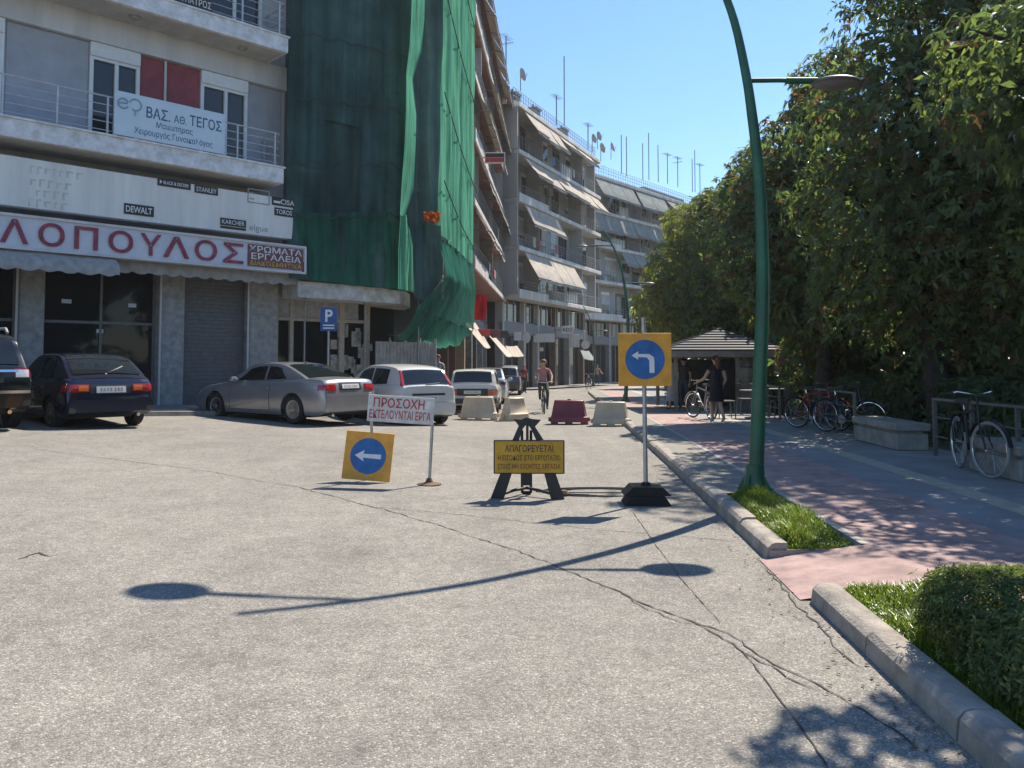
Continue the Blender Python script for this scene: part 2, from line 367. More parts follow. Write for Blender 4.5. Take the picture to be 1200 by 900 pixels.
# ------------------------------------------------------------------ the grey corner building with the shop
M['b1wall'] = mat('light_grey_render', (.6, .6, .61), .85, 0, .1, 1.6, .1, 40, streak=True)
M['b1panel'] = mat('blue_grey_render', (.38, .395, .43), .85, 0, .08, 2.0, .1, 40)
M['b1red'] = mat('dull_red_render', (.3, .075, .09), .85, 0, .12, 2.5, .1, 40)
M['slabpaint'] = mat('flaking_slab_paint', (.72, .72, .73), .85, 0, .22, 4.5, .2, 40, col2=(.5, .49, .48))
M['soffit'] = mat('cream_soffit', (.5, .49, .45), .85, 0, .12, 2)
M['pillar'] = mat('grey_shop_pillar', (.35, .35, .34), .8, 0, .2, 5, .15, 40)
M['shutter'] = mat('dark_grey_shutter', (.15, .155, .16), .55, .1, .12, 8)
M['boardwhite'] = mat('dirty_white_board', (.74, .73, .69), .7, 0, .1, 2.5, streak=True, col2=(.62, .61, .57))
M['boardblue'] = mat('pale_blue_sign_face', (.58, .61, .67), .6, 0, .07, 2.5)
M['signred'] = mat('faded_red_letter', (.3, .05, .085), .6, 0, .25, 5)
M['signblack'] = mat('black_sign_paint', (.03, .03, .032), .6, 0, .2, 6)
M['signwhite'] = mat('white_sign_paint', (.7, .7, .68), .6, 0, .08, 6)
M['signmaroon'] = mat('maroon_sign_panel', (.2, .075, .09), .6, 0, .25, 6)
M['signyellow'] = mat('yellow_sign_letter', (.62, .4, .06), .6, 0, .2, 6)
M['awning'] = fabric('grey_awning_cloth', (.45, .435, .41), 0, .25, .12, (2, 2, 2), 3)
M['bannerblue'] = mat('pale_banner', (.56, .66, .73), .6, 0, .05, 2)
M['bannertext'] = mat('banner_blue_letter', (.03, .1, .2), .6, 0, .1, 4)
M['ghost'] = mat('removed_lettering_trace', (.6, .59, .55), .7, 0, .12, 6)

Z1 = 22.0
XE = F1.hit(334, 90)[0]                                              # right-hand end of this building
b1 = empty('office_building', F1.pt(0, 0, 0), F1.rz, 'grey corner building with balconies above a closed shop beside the green netting', 'building')
mb = MB(); mb.span(-14, XE, 0.0, 9, 4.2, Z1)                          # upper floors; outward is -y
mb.build('wall', M['b1wall'], b1)
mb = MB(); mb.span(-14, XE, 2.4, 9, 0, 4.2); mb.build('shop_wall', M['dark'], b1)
def hz(u, v, off=0.0): return F1.hit(u, v, off)
zs_low_top = hz(229, 177.0, 1.25)[1]; zs_low_bot = hz(229, 197.5, 1.25)[1]; zs_up_bot = hz(229, 30, 1.25)[1]; zs_up_top = zs_up_bot + (zs_low_top - zs_low_bot)
XB = hz(333, 190, 1.25)[0]
# balcony doors and coloured wall panels between them
x_a, x_b = hz(103, 100, -.02)[0], hz(162, 100, -.02)[0]; x_c, x_d = hz(233, 130, -.02)[0], hz(288, 130, -.02)[0]
z_head = hz(229, 82, 0)[1]
for nm, mt, xa, xb in (('wall_panel', M['b1panel'], hz(6, 80)[0], x_a - .02), ('red_wall_panel', M['b1red'], x_b + .02, x_c - .02), ('wall_panel', M['b1panel'], x_d + .02, hz(329, 120)[0])):
    p = MB(); p.span(xa, xb, -.04, .2, zs_low_top, z_head, 0, .01); p.build(nm, mt, b1)
p = MB(); p.tube([((x_b + x_c) / 2 - .15, -.07, zs_low_top), ((x_b + x_c) / 2 - .15, -.07, z_head)], .035, 8); p.build('drainpipe', M['b1wall'], b1, 60)
p = MB(); p.span(-14, XE, -.18, .1, z_head + .02, zs_up_bot + .0, 0, .01); p.build('beam', M['b1wall'], b1)
def balcony_door(parent, x0, x1, z0, z1, box_h=.35, y=-.03, fm=None):
    fr = MB(); fw = .07; xm = x0 + (x1 - x0) * .52
    fr.span(x0, x1, y - .1, y + .12, z1 - box_h, z1, 0, .01)
    for xa in (x0, xm - fw / 2, x1 - fw * 1.3): fr.span(xa, xa + fw * 1.3, y - .06, y + .1, z0, z1 - box_h)
    fr.span(x0 + fw, x1 - fw, y - .058, y + .1, z0, z0 + .09); fr.span(x0 + fw, x1 - fw, y - .057, y + .1, z1 - box_h - .08, z1 - box_h - .001)
    w_ = fr.build('window', fm or M['wframe'], parent)
    for xa, xb in ((x0 + fw * 1.3, xm - fw / 2), (xm + fw * .8, x1 - fw * 1.3)):
        g_ = MB(); g_.span(xa + .002, xb - .002, y + .02, y + .04, z0 + .092, z1 - box_h - .082); g_.build('pane', M['glass'], w_)
    return w_
balcony_door(b1, x_a, x_b, zs_low_top, z_head + .015); balcony_door(b1, x_c, x_d, zs_low_top, z_head + .015)
balcony_door(b1, x_a - 4.4, hz(3, 80)[0], zs_low_top, z_head + .015)
def balcony(parent, x0, x1, z0, z1, depth, nrail=5, rh=.95, step=1.1, wire=.011):
    s_ = MB(); s_.span(x0, x1, -depth, .0, z0, z1, 0, .015); s_.span(x0 - .0, x1 + .04, -depth - .04, -depth + .06, z1 - .03, z1 + .02, 0, .008)
    bo = s_.build('balcony', M['slabpaint'], parent)
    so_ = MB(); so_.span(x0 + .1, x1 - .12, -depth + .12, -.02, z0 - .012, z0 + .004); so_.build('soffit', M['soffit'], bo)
    r_ = MB(); y = -depth + .08; rr = .16
    for k in range(nrail):
        z = z1 + .12 + (rh - .12) * k / (nrail - 1); t = .02 if k == nrail - 1 else wire
        arc = [(x1 - .05 - rr + rr * math.sin(a * math.pi / 12), y + rr - rr * math.cos(a * math.pi / 12), z) for a in range(7)]
        r_.tube([(x0, y, z)] + arc + [(x1 - .05, -.02, z)], t, 6)
    x = x1 - .25
    while x > x0: r_.span(x - .02, x + .02, y - .02, y + .03, z1, z1 + rh - .0); x -= step
    r_.span(x1 - .075, x1 - .03, -.2, -.15, z1, z1 + rh)
    r_.build('railing', M['rail'], bo, 50); return bo
bl = balcony(b1, -14, XB, zs_low_bot, zs_low_top, 1.25)
bu = balcony(b1, -14, hz(338, 50, 1.25)[0], zs_up_bot, zs_up_top, 1.25)
for (u, v) in ((157, 17), (283, 51)):
    x = hz(u, v, .7)[0]; p = MB(); p.lathe([(.14, 0), (.13, -.05), (.08, -.08), (.0, -.085)], 14, (x, -.75, zs_up_bot - .012)); p.build('downlight', M['pillar'], bu, 40)
for zz in (zs_up_top + 3.2, zs_up_top + 6.8):
    balcony(b1, -14, XB, zz, zz + .6, 1.25)
    balcony_door(b1, x_a, x_b, zz + .6, zz + 3.0); balcony_door(b1, x_c, x_d, zz + .6, zz + 3.0)
balcony_door(b1, x_a - .4, x_b + .6, zs_up_top, zs_up_top + 2.7); balcony_door(b1, x_c, x_d + .4, zs_up_top, zs_up_top + 2.7)
# ground floor: pillars, dark glazing, roller shutter
zt = 4.2
for k, (u0, u1) in enumerate(((20, 50), (185, 215), (291, 325))):
    xa, xb = hz(u0, 440, 0)[0], hz(u1, 440, 0)[0]; p = MB(); p.span(xa, xb, 0.0, .5, .2, zt, 0, .015); p.build('pillar', M['pillar'], b1)
px = [hz(20, 440)[0], hz(50, 440)[0], hz(185, 440)[0], hz(215, 440)[0], hz(291, 440)[0]]
for xa, xb, mt in ((-9, px[0], 'shopglass'), (px[1], px[2], 'shopglass'), (px[3], px[4], 'shutter')):
    fr = MB(); fr.span(xa + .01, xb - .01, .3, .36, .34, zt - .01)
    if mt == 'shutter':
        for k in range(34): fr.span(xa + .05, xb - .05, .285, .3, .4 + k * .11, .49 + k * .11)
        fr.build('roller_shutter', M['shutter'], b1)
    else:
        w_ = fr.build('shop_window', M['shopglass'], b1); f2 = MB(); n = max(1, int((xb - xa) / 1.3))
        for k in range(n + 1):
            x = xa + .04 + (xb - xa - .08) * k / n; f2.span(x - .03, x + .03, .26, .298, .35, zt - .02)
        f2.span(xa + .02, xb - .02, .262, .299, 2.5, 2.57); f2.build('frame', M['shutter'], w_)
for u in (18, 187, 290):
    x = hz(u, 400, .03)[0]; p = MB(); p.tube([(x, -.05, .3), (x, -.05, zt)], .03, 8); p.build('drainpipe', M['b1wall'], b1, 60)
# stickers on the shop window
p = MB()
for (u, v, s_) in ((78, 353, .22), (155, 358, .2), (117, 388, .16)):
    x, z = hz(u, v, -.29); p.span(x - s_ / 2, x + s_ / 2, .285, .299, z - .05, z + .05)
p.build('window_sticker', M['boardblue'], b1)
# fascia over the shop and awnings
p = MB(); p.span(-14, XE + .1, -.55, .0, 4.2, 4.55, 0, .02); p.build('fascia', M['b1wall'], b1)
def valance(x0, x1, z_top, z_bot, y_out, wave=.5, seed=0):
    a = MB(); n = int((x1 - x0) / .09); rnd = random.Random(seed); P = []
    for i in range(n + 1):
        x = x0 + (x1 - x0) * i / n; sc = .07 * abs(math.sin(x * math.pi / wave)) + rnd.uniform(-.008, .008); f = .03 * math.sin(x * 5.1)
        P.append([Vector((x, -.55, z_top)), Vector((x, (-.55 - y_out) / 2 + f * .5, (z_top + z_bot) / 2 + .06)), Vector((x, -y_out + f, z_bot + .28 + f * .4)), Vector((x, -y_out - .02 + f, z_bot + .07 - sc))])
    a.grid(P, 0, (0, .006, -.003)); return a
xw = hz(134, 325, 1.0)[0]
zb_ = hz(60, 318, 1.3)[1]; zb2 = hz(220, 326, .8)[1]
valance(-9, xw, 4.5, zb_ - .03, 1.35, .42, 1).build('awning', M['awning'], b1, 60)
valance(xw + .02, hz(350, 326, .8)[0], 4.5, zb2, .85, .4, 2).build('awning', M['awning'], b1, 60)

# ------------------------------------------------------------------ signs on that building
OFF = 1.0
def board_from(off, uA, vA, uB, vB, uC, vC):
    xa, za = F1.hit(uA, vA, off); xb, zb = F1.hit(uB, vB, off); xc, zc = F1.hit(uC, vC, off); return xa, za, xb, zb, xc, zc
# upper white sign of shop makers' names: ends at u=348, top v=235, bottom v=281
xr, zr = F1.hit(348, 235, OFF); _, zq = F1.hit(348, 281, OFF)
us = empty('signboard', F1.pt(0, OFF, 0), F1.rz, 'long dirty white signboard carrying small black tool names, above the red lettered sign', 'signboard')
p = MB(); p.span(-14, xr, -.0, .3, zq, zr, 0, .01)
for u in (145, -60): 
    x = F1.hit(u, 230, OFF)[0]; p.span(x - .012, x + .012, -.006, 0, zq + .01, zr - .01)
p.build('board', M['boardwhite'], us)
def on_board(u0, v0, u1, v1, off):                                   # box corners: top-left, bottom-right
    a = F1.hit(u0, v0, off); b = F1.hit(u1, v1, off); return a[0], b[0], b[1], a[1]
def tile(parent, u0, v0, u1, v1, text, h, plate='signblack', txt='signwhite', bold=.02, off=OFF, outline=False):
    """u,v of the tile's left edge middle and right edge middle, height in photo pixels"""
    xa, za = F1.hit(u0, v0, off); xb, zb = F1.hit(u1, v1, off); zc = (za + zb) / 2; hh = abs(F1.hit(u0, v0 - h / 2, off)[1] - za)
    q = MB(); q.span(xa, xb, -.02, -.001, zc - hh, zc + hh); o = q.build('name_plate', M[plate], parent)
    m_ = (xb - xa) * .06
    lettering(text, o, M[txt], xa + m_, xb - m_, zc - hh * .6, zc + hh * .6, -.021, bold)
    return o
pt_ = tile(us, 184.5, 212, 223, 219, '► BLACK & DECKER', 9, bold=.03)
tile(us, 228, 220, 255, 226, 'STANLEY', 9); tile(us, 145, 243.5, 180, 249, 'DEWALT', 12.5, bold=.035)
tile(us, 318.5, 234, 346, 240, '▬CISA', 10); tile(us, 321.5, 247, 343, 251, 'TOROS', 9)
tile(us, 258, 258.5, 288, 263.5, 'KARCHER', 8.5)
xa, za = F1.hit(258, 266, OFF); xb, zb = F1.hit(288, 269, OFF); q = MB(); q.span(xa, xb, -.012, -.001, (za + zb) / 2 - .03, (za + zb) / 2 + .03); q.build('name_plate', M['signblack'], us)
xa, za = F1.hit(292, 266, OFF); xb, zb = F1.hit(314, 271, OFF); lettering('elgue', us, M['pillar'], xa, xb, (za + zb) / 2 - .11, (za + zb) / 2 + .11, -.004, 0, 'lettering')
xa, za = F1.hit(290, 227, OFF); xb, zb = F1.hit(316, 234, OFF); zc = (za + zb) / 2; q = MB()
for (x0, x1, z0, z1) in ((xa, xb, zc - .2, zc - .17), (xa, xb, zc + .17, zc + .2), (xa, xa + .03, zc - .17, zc + .17), (xb - .03, xb, zc - .17, zc + .17), (xa + .06, xa + .2, zc - .1, zc - .07), (xa + .06, xa + .2, zc + .06, zc + .09)): q.span(x0, x1, -.008, -.001, z0, z1)
q.build('outline_plate', M['pillar'], us)
# ghost rows where old lettering came off
rnd = random.Random(3)
for (u0, u1, v) in ((35, 92, 198), (35, 80, 213), (42, 80, 226), (33, 82, 237)):
    q = MB(); x, z = F1.hit(u0, v, OFF); xe, _ = F1.hit(u1, v, OFF)
    while x < xe:
        w_ = rnd.uniform(.06, .16); hgt = rnd.uniform(.13, .2); q.span(x, x + w_ * .4, -.003, 0, z - hgt / 2, z + hgt / 2); q.span(x + w_ * .4, x + w_, -.003, 0, z + hgt / 2 - .04, z + hgt / 2); x += w_ + .06
    q.build('lettering_trace', M['ghost'], us)
# lower sign with big red letters
OFL = 1.12
xr2, zr2 = F1.hit(357.5, 289, OFL); _, zq2 = F1.hit(357.5, 321.5, OFL)
ls = empty('signboard', F1.pt(0, OFL, 0), F1.rz, 'long pale blue shop sign with big faded red letters above the awnings', 'signboard')
p = MB(); p.span(-14, xr2, 0, .45, zq2, zr2, 0, .01)
for u in (112, 247): 
    x = F1.hit(u, 270, OFL)[0]; p.span(x - .012, x + .012, -.005, 0, zq2 + .05, zr2 - .05, 0)
p.build('board', M['boardblue'], ls)
p = MB()
for z in (zq2, zr2 - .06): p.span(-14, xr2 + .02, -.04, -.001, z, z + .06)
p.span(xr2 - .03, xr2 + .03, -.038, .2, zq2 + .06, zr2 - .06); p.build('trim', M['b1wall'], ls)
zL, zH = zq2 + (zr2 - zq2) * .16, zq2 + (zr2 - zq2) * .84
for ch, u0, u1 in (('Λ', 0, 34), ('Ο', 45, 76), ('Π', 87, 115), ('Ο', 127, 156), ('Υ', 164, 189), ('Λ', 191, 222), ('Ο', 228, 254), ('Σ', 261, 285)):
    vv = 250 + (u0 + u1) * .5 * .14
    lettering(ch, ls, M['signred'], F1.hit(u0, vv, OFL)[0], F1.hit(u1, vv, OFL)[0], zL, zH, -.03, .03, 'letter')
for k in range(5):
    ch = 'ΠΑΔΟΠ'[4 - k]; x = F1.hit(0, 260, OFL)[0] - .25 - k * .95; lettering(ch, ls, M['signred'], x - .72, x, zL, zH, -.03, .03, 'letter')
xa, za = F1.hit(290, 300, OFL); xb, _ = F1.hit(355, 300, OFL)
q = MB(); q.span(xa, xb, -.02, -.001, zq2 + .1, zr2 - .1); pn = q.build('word_panel', M['signmaroon'], ls); hgt = zr2 - zq2 - .2
lettering('ΧΡΩΜΑΤΑ', pn, M['signwhite'], xa + .03, xb - .05, zq2 + .1 + hgt * .67, zq2 + .1 + hgt * .96, -.022, .03)
lettering('ΕΡΓΑΛΕΙΑ', pn, M['signwhite'], xa + .1, xb - .08, zq2 + .1 + hgt * .33, zq2 + .1 + hgt * .62, -.022, .03)
lettering('ΔΙΑΚΟΣΜΗΤΙΚΑ', pn, M['signyellow'], xa + .05, xb - .05, zq2 + .1 + hgt * .05, zq2 + .1 + hgt * .27, -.022, .03)
# doctor's banner tied to the lower balcony railing
OFB = 1.25
xa, za = F1.hit(134, 107, OFB); xb, _ = F1.hit(264, 107, OFB); _, z0 = F1.hit(134, 157, OFB); _, z1b = F1.hit(264, 133, OFB); _, z0b = F1.hit(264, 182, OFB)
zt_, zbm = (za + z1b) / 2, (z0 + z0b) / 2
bn = empty('banner', F1.pt(0, OFB, 0), F1.rz, 'pale blue doctor banner with dark blue Greek words hung on the balcony railing', 'banner')
q = MB(); q.span(xa, xb, -.03, 0, zbm, zt_, 0, .008); q.build('panel', M['bannerblue'], bn)
W_ = xb - xa; H_ = zt_ - zbm
lettering('ΒΑΣ.', bn, M['bannertext'], xa + W_ * .27, xa + W_ * .48, zbm + H_ * .52, zbm + H_ * .78, -.032, .025)
lettering('ΑΘ.', bn, M['bannertext'], xa + W_ * .515, xa + W_ * .63, zbm + H_ * .53, zbm + H_ * .72, -.032, .015)
lettering('ΤΕΓΟΣ', bn, M['bannertext'], xa + W_ * .66, xa + W_ * .965, zbm + H_ * .54, zbm + H_ * .8, -.032, .025)
lettering('Μαιευτήρας', bn, M['bannertext'], xa + W_ * .36, xa + W_ * .69, zbm + H_ * .29, zbm + H_ * .47, -.032, .01)
lettering('Χειρουργός Γυναικολόγος', bn, M['bannertext'], xa + W_ * .17, xa + W_ * .88, zbm + H_ * .07, zbm + H_ * .26, -.032, .01)
q = MB(); cx_, cz_ = xa + W_ * .145, zbm + H_ * .75; ring = lambda cx, cz, r, a0, a1: [(cx + r * math.cos(R(a)), -.036, cz + r * math.sin(R(a))) for a in range(a0, a1 + 1, 15)]
q.tube(ring(cx_ + .08, cz_, .14, -120, 165) + [], .018, 5); q.tube([(cx_ + .1, -.036, cz_ - .14), (cx_ + .07, -.036, cz_ - .27)], .016, 5); q.tube(ring(cx_ - .2, cz_ - .02, .12, 30, 330), .022, 5); q.tube([(cx_ - .3, -.036, cz_ - .02), (cx_ - .1, -.036, cz_)], .02, 5)
q.build('logo', mat('banner_grey_blue', (.25, .36, .45), .6), bn)
# lettering on the upper balcony's own banner, of which only the lower edge shows
xa, za = F1.hit(196, 0, OFB); xb, zb = F1.hit(247, 10, OFB)
ob = empty('banner', F1.pt(0, OFB, 0), F1.rz, 'dark dentist banner cut off at the top edge, on the uppermost visible balcony', 'banner')
q = MB(); q.span(xa - .9, xb + .03, -.03, 0, zb - .09, zb + .9, 0, .008); q.build('panel', M['signblack'], ob)
lettering('ΟΔΟΝΤΙΑΤΡΟΣ', ob, M['signwhite'], xa - .1, xb, zb - .05, zb + .14, -.032, .015)
# ------------------------------------------------------------------ building wrapped in green scaffold netting
M['b2wall'] = mat('raw_grey_concrete', (.2, .2, .2), .9, 0, .15, 2)
M['b2slab'] = mat('stained_white_slab', (.55, .54, .52), .85, 0, .25, 3.2, .2, 30, col2=(.3, .29, .28))
M['beige'] = mat('beige_window_post', (.42, .36, .28), .7, 0, .1, 5)
M['hoard'] = mat('weathered_hoarding', (.33, .32, .3), .8, .0, .2, 3)
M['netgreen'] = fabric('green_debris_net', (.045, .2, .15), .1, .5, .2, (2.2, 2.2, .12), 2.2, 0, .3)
M['netsunlit'] = fabric('sunlit_debris_net', (.17, .55, .36), .1, .45, .22, (3, 3, .25), 2.5, 0, .2)  # same net in a paler green: sunlight put into the colour
M['netshaded'] = fabric('shaded_debris_net', (.06, .128, .125), .1, .25, .2, (2.2, 2.2, .12), 1.6, 0, .4)  # same net in a darker tone: shade put into the colour
XS2 = XE + .02
# corner of the netted house
XC = F1.hit(517, 250, 1.0)[0]
K2 = F1.pt(XC, 1.0, 0)
ROADA = math.atan(.062)
F2 = Facade((K2.x, K2.y), ROADA)                                     # the sheet facing the street; outward = +x
Lr = F2.hit(557, 100, 0)[0]
b2 = empty('apartment_building', F1.pt(0, 0, 0), F1.rz, 'apartment building under renovation, hidden behind green scaffold netting', 'building')
to1 = lambda p: (Vector((p - F1.P).dot(F1.d) * Vector((1, 0, 0))) + Vector((0, -(p - F1.P).dot(F1.n), 0)))   # world -> local of b1/b2
body = [to1(F1.pt(XS2, -.05, 0)), to1(F2.pt(.4, -1.2, 0)), to1(F2.pt(Lr, -1.2, 0)), to1(F2.pt(Lr, -12, 0)), to1(F1.pt(XS2, -9, 0))]
p = MB(); p.prism([(q.x, q.y) for q in body], 4.3, Z1 - .5, 'z'); p.build('wall', M['b2wall'], b2)
# first-floor slab, visible below the net
xs0, xs1 = F1.hit(359, 335, .9)[0], F1.hit(465, 345, .9)[0]
za, zb = F1.hit(410, 334, .9)[1], F1.hit(410, 352, .9)[1]
p = MB(); pe = to1(F2.pt(1.2, -.6, 0)); p.prism([(XS2, .0), (XS2, -.9), (xs1, -.9), (xs1 + .75, -.35), (xs1 + 1.6, .5), (pe.x, pe.y + 1.4)], zb, za, 'z')
p.build('balcony', M['b2slab'], b2)
# ground floor shop front with beige posts
x0, x1 = F1.hit(324, 400, .0)[0] + .05, F1.hit(436, 400, 0)[0]
zt2 = 4.25
p = MB(); p.span(x0, x1, .25, .3, .35, zt2); w_ = p.build('shop_window', M['shopglass'], b2)
p = MB()
for u in (327, 345, 404, 434):
    x = F1.hit(u, 400, 0)[0]; wd = .06 if u < 404 else .09; p.span(x - wd, x + wd, .16, .248, .3, zt2)
zm = F1.hit(380, 375, 0)[1]; p.span(x0, x1, .17, .249, zm - .05, zm + .05); p.span(x0, x1, .165, .249, zt2 - .12, zt2); p.build('frame', M['beige'], w_)
p = MB(); p.span(x0 + .05, x1 - .4, .2, .249, zm + .06, zt2 - .13); p.build('transom_panel', M['pillar'], w_)
rnd = random.Random(5); p = MB()
for k in range(16):
    x = F1.hit(rnd.uniform(392, 432), 400, 0)[0]; z = rnd.uniform(1.0, 2.4); p.span(x, x + rnd.uniform(.15, .4), .225, .247, z, z + rnd.uniform(.2, .5))
p.build('flyer', mat('torn_flyer', (.42, .38, .33), .8, 0, .25, 6), w_)
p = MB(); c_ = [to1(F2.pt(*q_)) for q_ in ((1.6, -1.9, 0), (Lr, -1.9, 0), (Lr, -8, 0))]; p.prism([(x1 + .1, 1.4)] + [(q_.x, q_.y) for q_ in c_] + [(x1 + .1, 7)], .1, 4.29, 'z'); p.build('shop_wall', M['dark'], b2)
# hoarding of corrugated sheets round the site
x2, x3 = F1.hit(440, 415, .5)[0], F1.hit(512, 415, .5)[0]
ho = MB(); n = 60
zh0, zh1 = .15, F1.hit(480, 401, .5)[1]
ho.grid([[Vector((x2 + (x3 - x2) * i / n, .025 * math.sin(i * 1.9), z)) for z in (zh0, zh1 + .15 * (i % 15 > 12))] for i in range(n + 1)], 0, (0, .01, 0))
tag(ho.build('hoarding', M['hoard'], None, 30, F1.pt(0, .5, 0)), 'grey corrugated hoarding under the torn green net', 'hoarding').rotation_euler = (0, 0, F1.rz)

# ------------------------------------------------------------------ the netting, one sheet after another
net = empty('scaffold_netting', (0, 0, 0), 0, 'green scaffold netting draped over the whole front of the building under renovation', 'netting')
def sheet(name, m, left, right, ni, nj, amp, freq, nrm, seed, sag=None, parent=net):
    """ruled sheet between two world polylines (same count), with hanging folds"""
    rnd = random.Random(seed); ph = [rnd.uniform(0, 6.28) for _ in range(8)]
    def at(pl, t):
        t = t * (len(pl) - 1); i = min(int(t), len(pl) - 2); return pl[i].lerp(pl[i + 1], t - i)
    P = []
    for i in range(ni + 1):
        row = []
        for j in range(nj + 1):
            t, s_ = j / nj, i / ni; a, b = at(left, t), at(right, t); q = a.lerp(b, s_); Ld = (b - a).length
            x = s_ * Ld; z = q.z
            w_ = sum(math.sin(x * freq * f + ph[k] + .5 * math.sin(z * .35 + ph[k + 3])) / (1 + k * .7) for k, f in enumerate((1, 2.3, 4.1)))
            w_ += .55 * math.sin(z * 1.7 + ph[6] + x * .8) * math.sin(x * 1.1 + ph[7])
            row.append(q + nrm * amp * w_ + (sag(s_, t) if sag else Vector((0, 0, 0))))
        P.append(row)
    mb = MB(); mb.grid(P); return mb.build(name, m, parent, 80)
def px_line(F, pts, off): 
    r_ = []
    for u, v in pts:
        x, z = F.hit(u, v, off); r_.append(F.pt(x, off, z))
    return r_
ZT = Z1 + 1
def lift(F, u, v, off, z): x, _ = F.hit(u, v, off); return F.pt(x, off, z)
# main sheet facing the camera, in the shaded net colour, in two storeys with an overlap
left = [lift(F1, 336, 100, 1.0, ZT), lift(F1, 335, 200, 1.0, 12), px_line(F1, [(356, 240)], 1.0)[0], px_line(F1, [(357, 330)], 1.0)[0]]
right = [lift(F1, 520, 100, 1.0, ZT), lift(F1, 517, 200, 1.0, 12), px_line(F1, [(513, 250)], 1.0)[0], px_line(F1, [(478, 342)], 1.0)[0]]
left[2] = px_line(F1, [(336, 240)], 1.0)[0]; left[3] = px_line(F1, [(338, 326)], 1.0)[0]
sheet('net_sheet', M['netshaded'], left, right, 170, 70, .06, 2.2, F1.n, 1)
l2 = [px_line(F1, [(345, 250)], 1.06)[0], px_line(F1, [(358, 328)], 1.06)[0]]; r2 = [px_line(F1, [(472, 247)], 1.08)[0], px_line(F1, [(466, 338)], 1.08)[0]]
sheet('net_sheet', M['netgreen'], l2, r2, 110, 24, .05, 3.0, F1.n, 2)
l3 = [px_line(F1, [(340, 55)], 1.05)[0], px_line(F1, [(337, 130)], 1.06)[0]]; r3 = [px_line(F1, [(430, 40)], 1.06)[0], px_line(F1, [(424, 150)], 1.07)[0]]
sheet('net_sheet', M['netshaded'], l3, r3, 60, 20, .05, 2.7, F1.n, 12)
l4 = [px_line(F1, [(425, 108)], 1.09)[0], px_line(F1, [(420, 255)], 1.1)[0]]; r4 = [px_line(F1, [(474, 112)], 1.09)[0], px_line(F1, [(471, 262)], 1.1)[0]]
sheet('net_sheet', M['netshaded'], l4, r4, 50, 20, .05, 3.1, F1.n, 13)
sm = MB()
for (u0, v0, u1, v1) in ((337, 32, 478, 62), (336, 110, 474, 128), (338, 186, 472, 192), (346, 252, 470, 250)):
    a, b = px_line(F1, [(u0, v0), (u1, v1)], 1.16); sm.tube([a.lerp(b, t / 16) + Vector((0, 0, -.12 * abs(math.sin(t * .9)) + .05 * math.sin(t * 2.3))) for t in range(17)], .018, 5)
sm.build('rope', mat('dark_rope', (.04, .05, .045), .9), net, 60)
# loose fold standing off the corner: lit from behind
fold_px = [((484, -40), (499, -40)), ((482, 20), (498, 20)), ((480, 55), (494, 60)), ((476, 88), (484, 92)), ((476, 130), (488, 135)), ((474, 175), (487, 178)), ((471, 214), (485, 222)), ((469, 252), (474, 254))]
fl, fr_ = [], []
for (a, b) in fold_px:
    fl.append(px_line(F1, [a], 1.75)[0]); fr_.append(px_line(F1, [b], 1.08)[0])
sheet('net_fold', M['netsunlit'], fl, fr_, 14, 60, .03, 9, F1.n * .5 - F1.d * .5, 3)
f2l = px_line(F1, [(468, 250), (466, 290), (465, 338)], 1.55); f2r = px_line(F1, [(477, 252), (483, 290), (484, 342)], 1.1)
sheet('net_fold', M['netsunlit'], f2l, f2r, 24, 24, .04, 12, F1.n, 4)
# street-side sheet, in sun, hung in overlapping widths with diagonal folds
lt = [lift(F2, 524, 100, 0, ZT), px_line(F2, [(529, 60)], 0)[0], px_line(F2, [(524, 170)], 0)[0], px_line(F2, [(518, 272)], 0)[0]]
lt = [F2.pt(.0, 0, ZT), F2.pt(0, 0, 14), F2.pt(0, 0, 9.5), F2.pt(0, 0, F2.hit(518, 276, 0)[1])]
rt = [F2.pt(Lr, .0, ZT), F2.pt(Lr, .0, 14), F2.pt(Lr, 0, 9.5), F2.pt(Lr - 1.0, 0, F2.hit(545, 302, 0)[1])]
sheet('net_sheet', M['netsunlit'], lt, rt, 190, 70, .06, 2.6, F2.n, 5)
# ropes running along that sheet
rp = MB()
for zA, zB in ((17.5, 16.7), (14.2, 13.2), (10.6, 9.4), (7.6, 6.6)):
    rp.tube([F2.pt(Lr * t, .1, zA + (zB - zA) * t - .25 * math.sin(math.pi * t)) for t in [i / 12 for i in range(13)]], .02, 5)
rp.build('rope', mat('dark_rope', (.04, .05, .045), .9), net, 60)
# second width hanging lower and blown out towards the road
z_hi = F2.hit(519, 282, -.05)[1]
tl = [F2.pt(.05, -.08, z_hi), F2.pt(.0, .25, z_hi - 1.3)] + px_line(F1, [(489, 364)], 1.3)
tr = [F2.pt(Lr - 1.2, -.05, F2.hit(544, 304, 0)[1] + .3), F2.pt(Lr - 1.4, .15, F2.hit(543, 335, 0)[1]), F2.pt(Lr - 2.2, .2, F2.hit(533, 378, .2)[1])]
sheet('net_sheet', M['netgreen'], tl, tr, 60, 26, .05, 3.2, F2.n, 6)
sheet('net_sheet', M['netshaded'], px_line(F1, [(474, 262), (480, 300), (484, 348)], 1.02), [F2.pt(.1, -.05, z_hi + .4), F2.pt(.3, 0, z_hi - 1.2)] + px_line(F1, [(503, 356)], 1.1), 40, 24, .05, 3.4, F1.n, 16)
# torn bottom flap slung back under the first floor
bl_ = [tl[-1], px_line(F1, [(452, 396)], .6)[0] + Vector((0, 0, .1))]
br_ = [tr[-1], px_line(F1, [(508, 405)], .2)[0]]
sheet('net_flap', M['netgreen'], bl_, br_, 30, 20, .05, 2.4, Vector((0, 0, 1)), 7, lambda s_, t: Vector((0, 0, -.35 * math.sin(math.pi * t))))
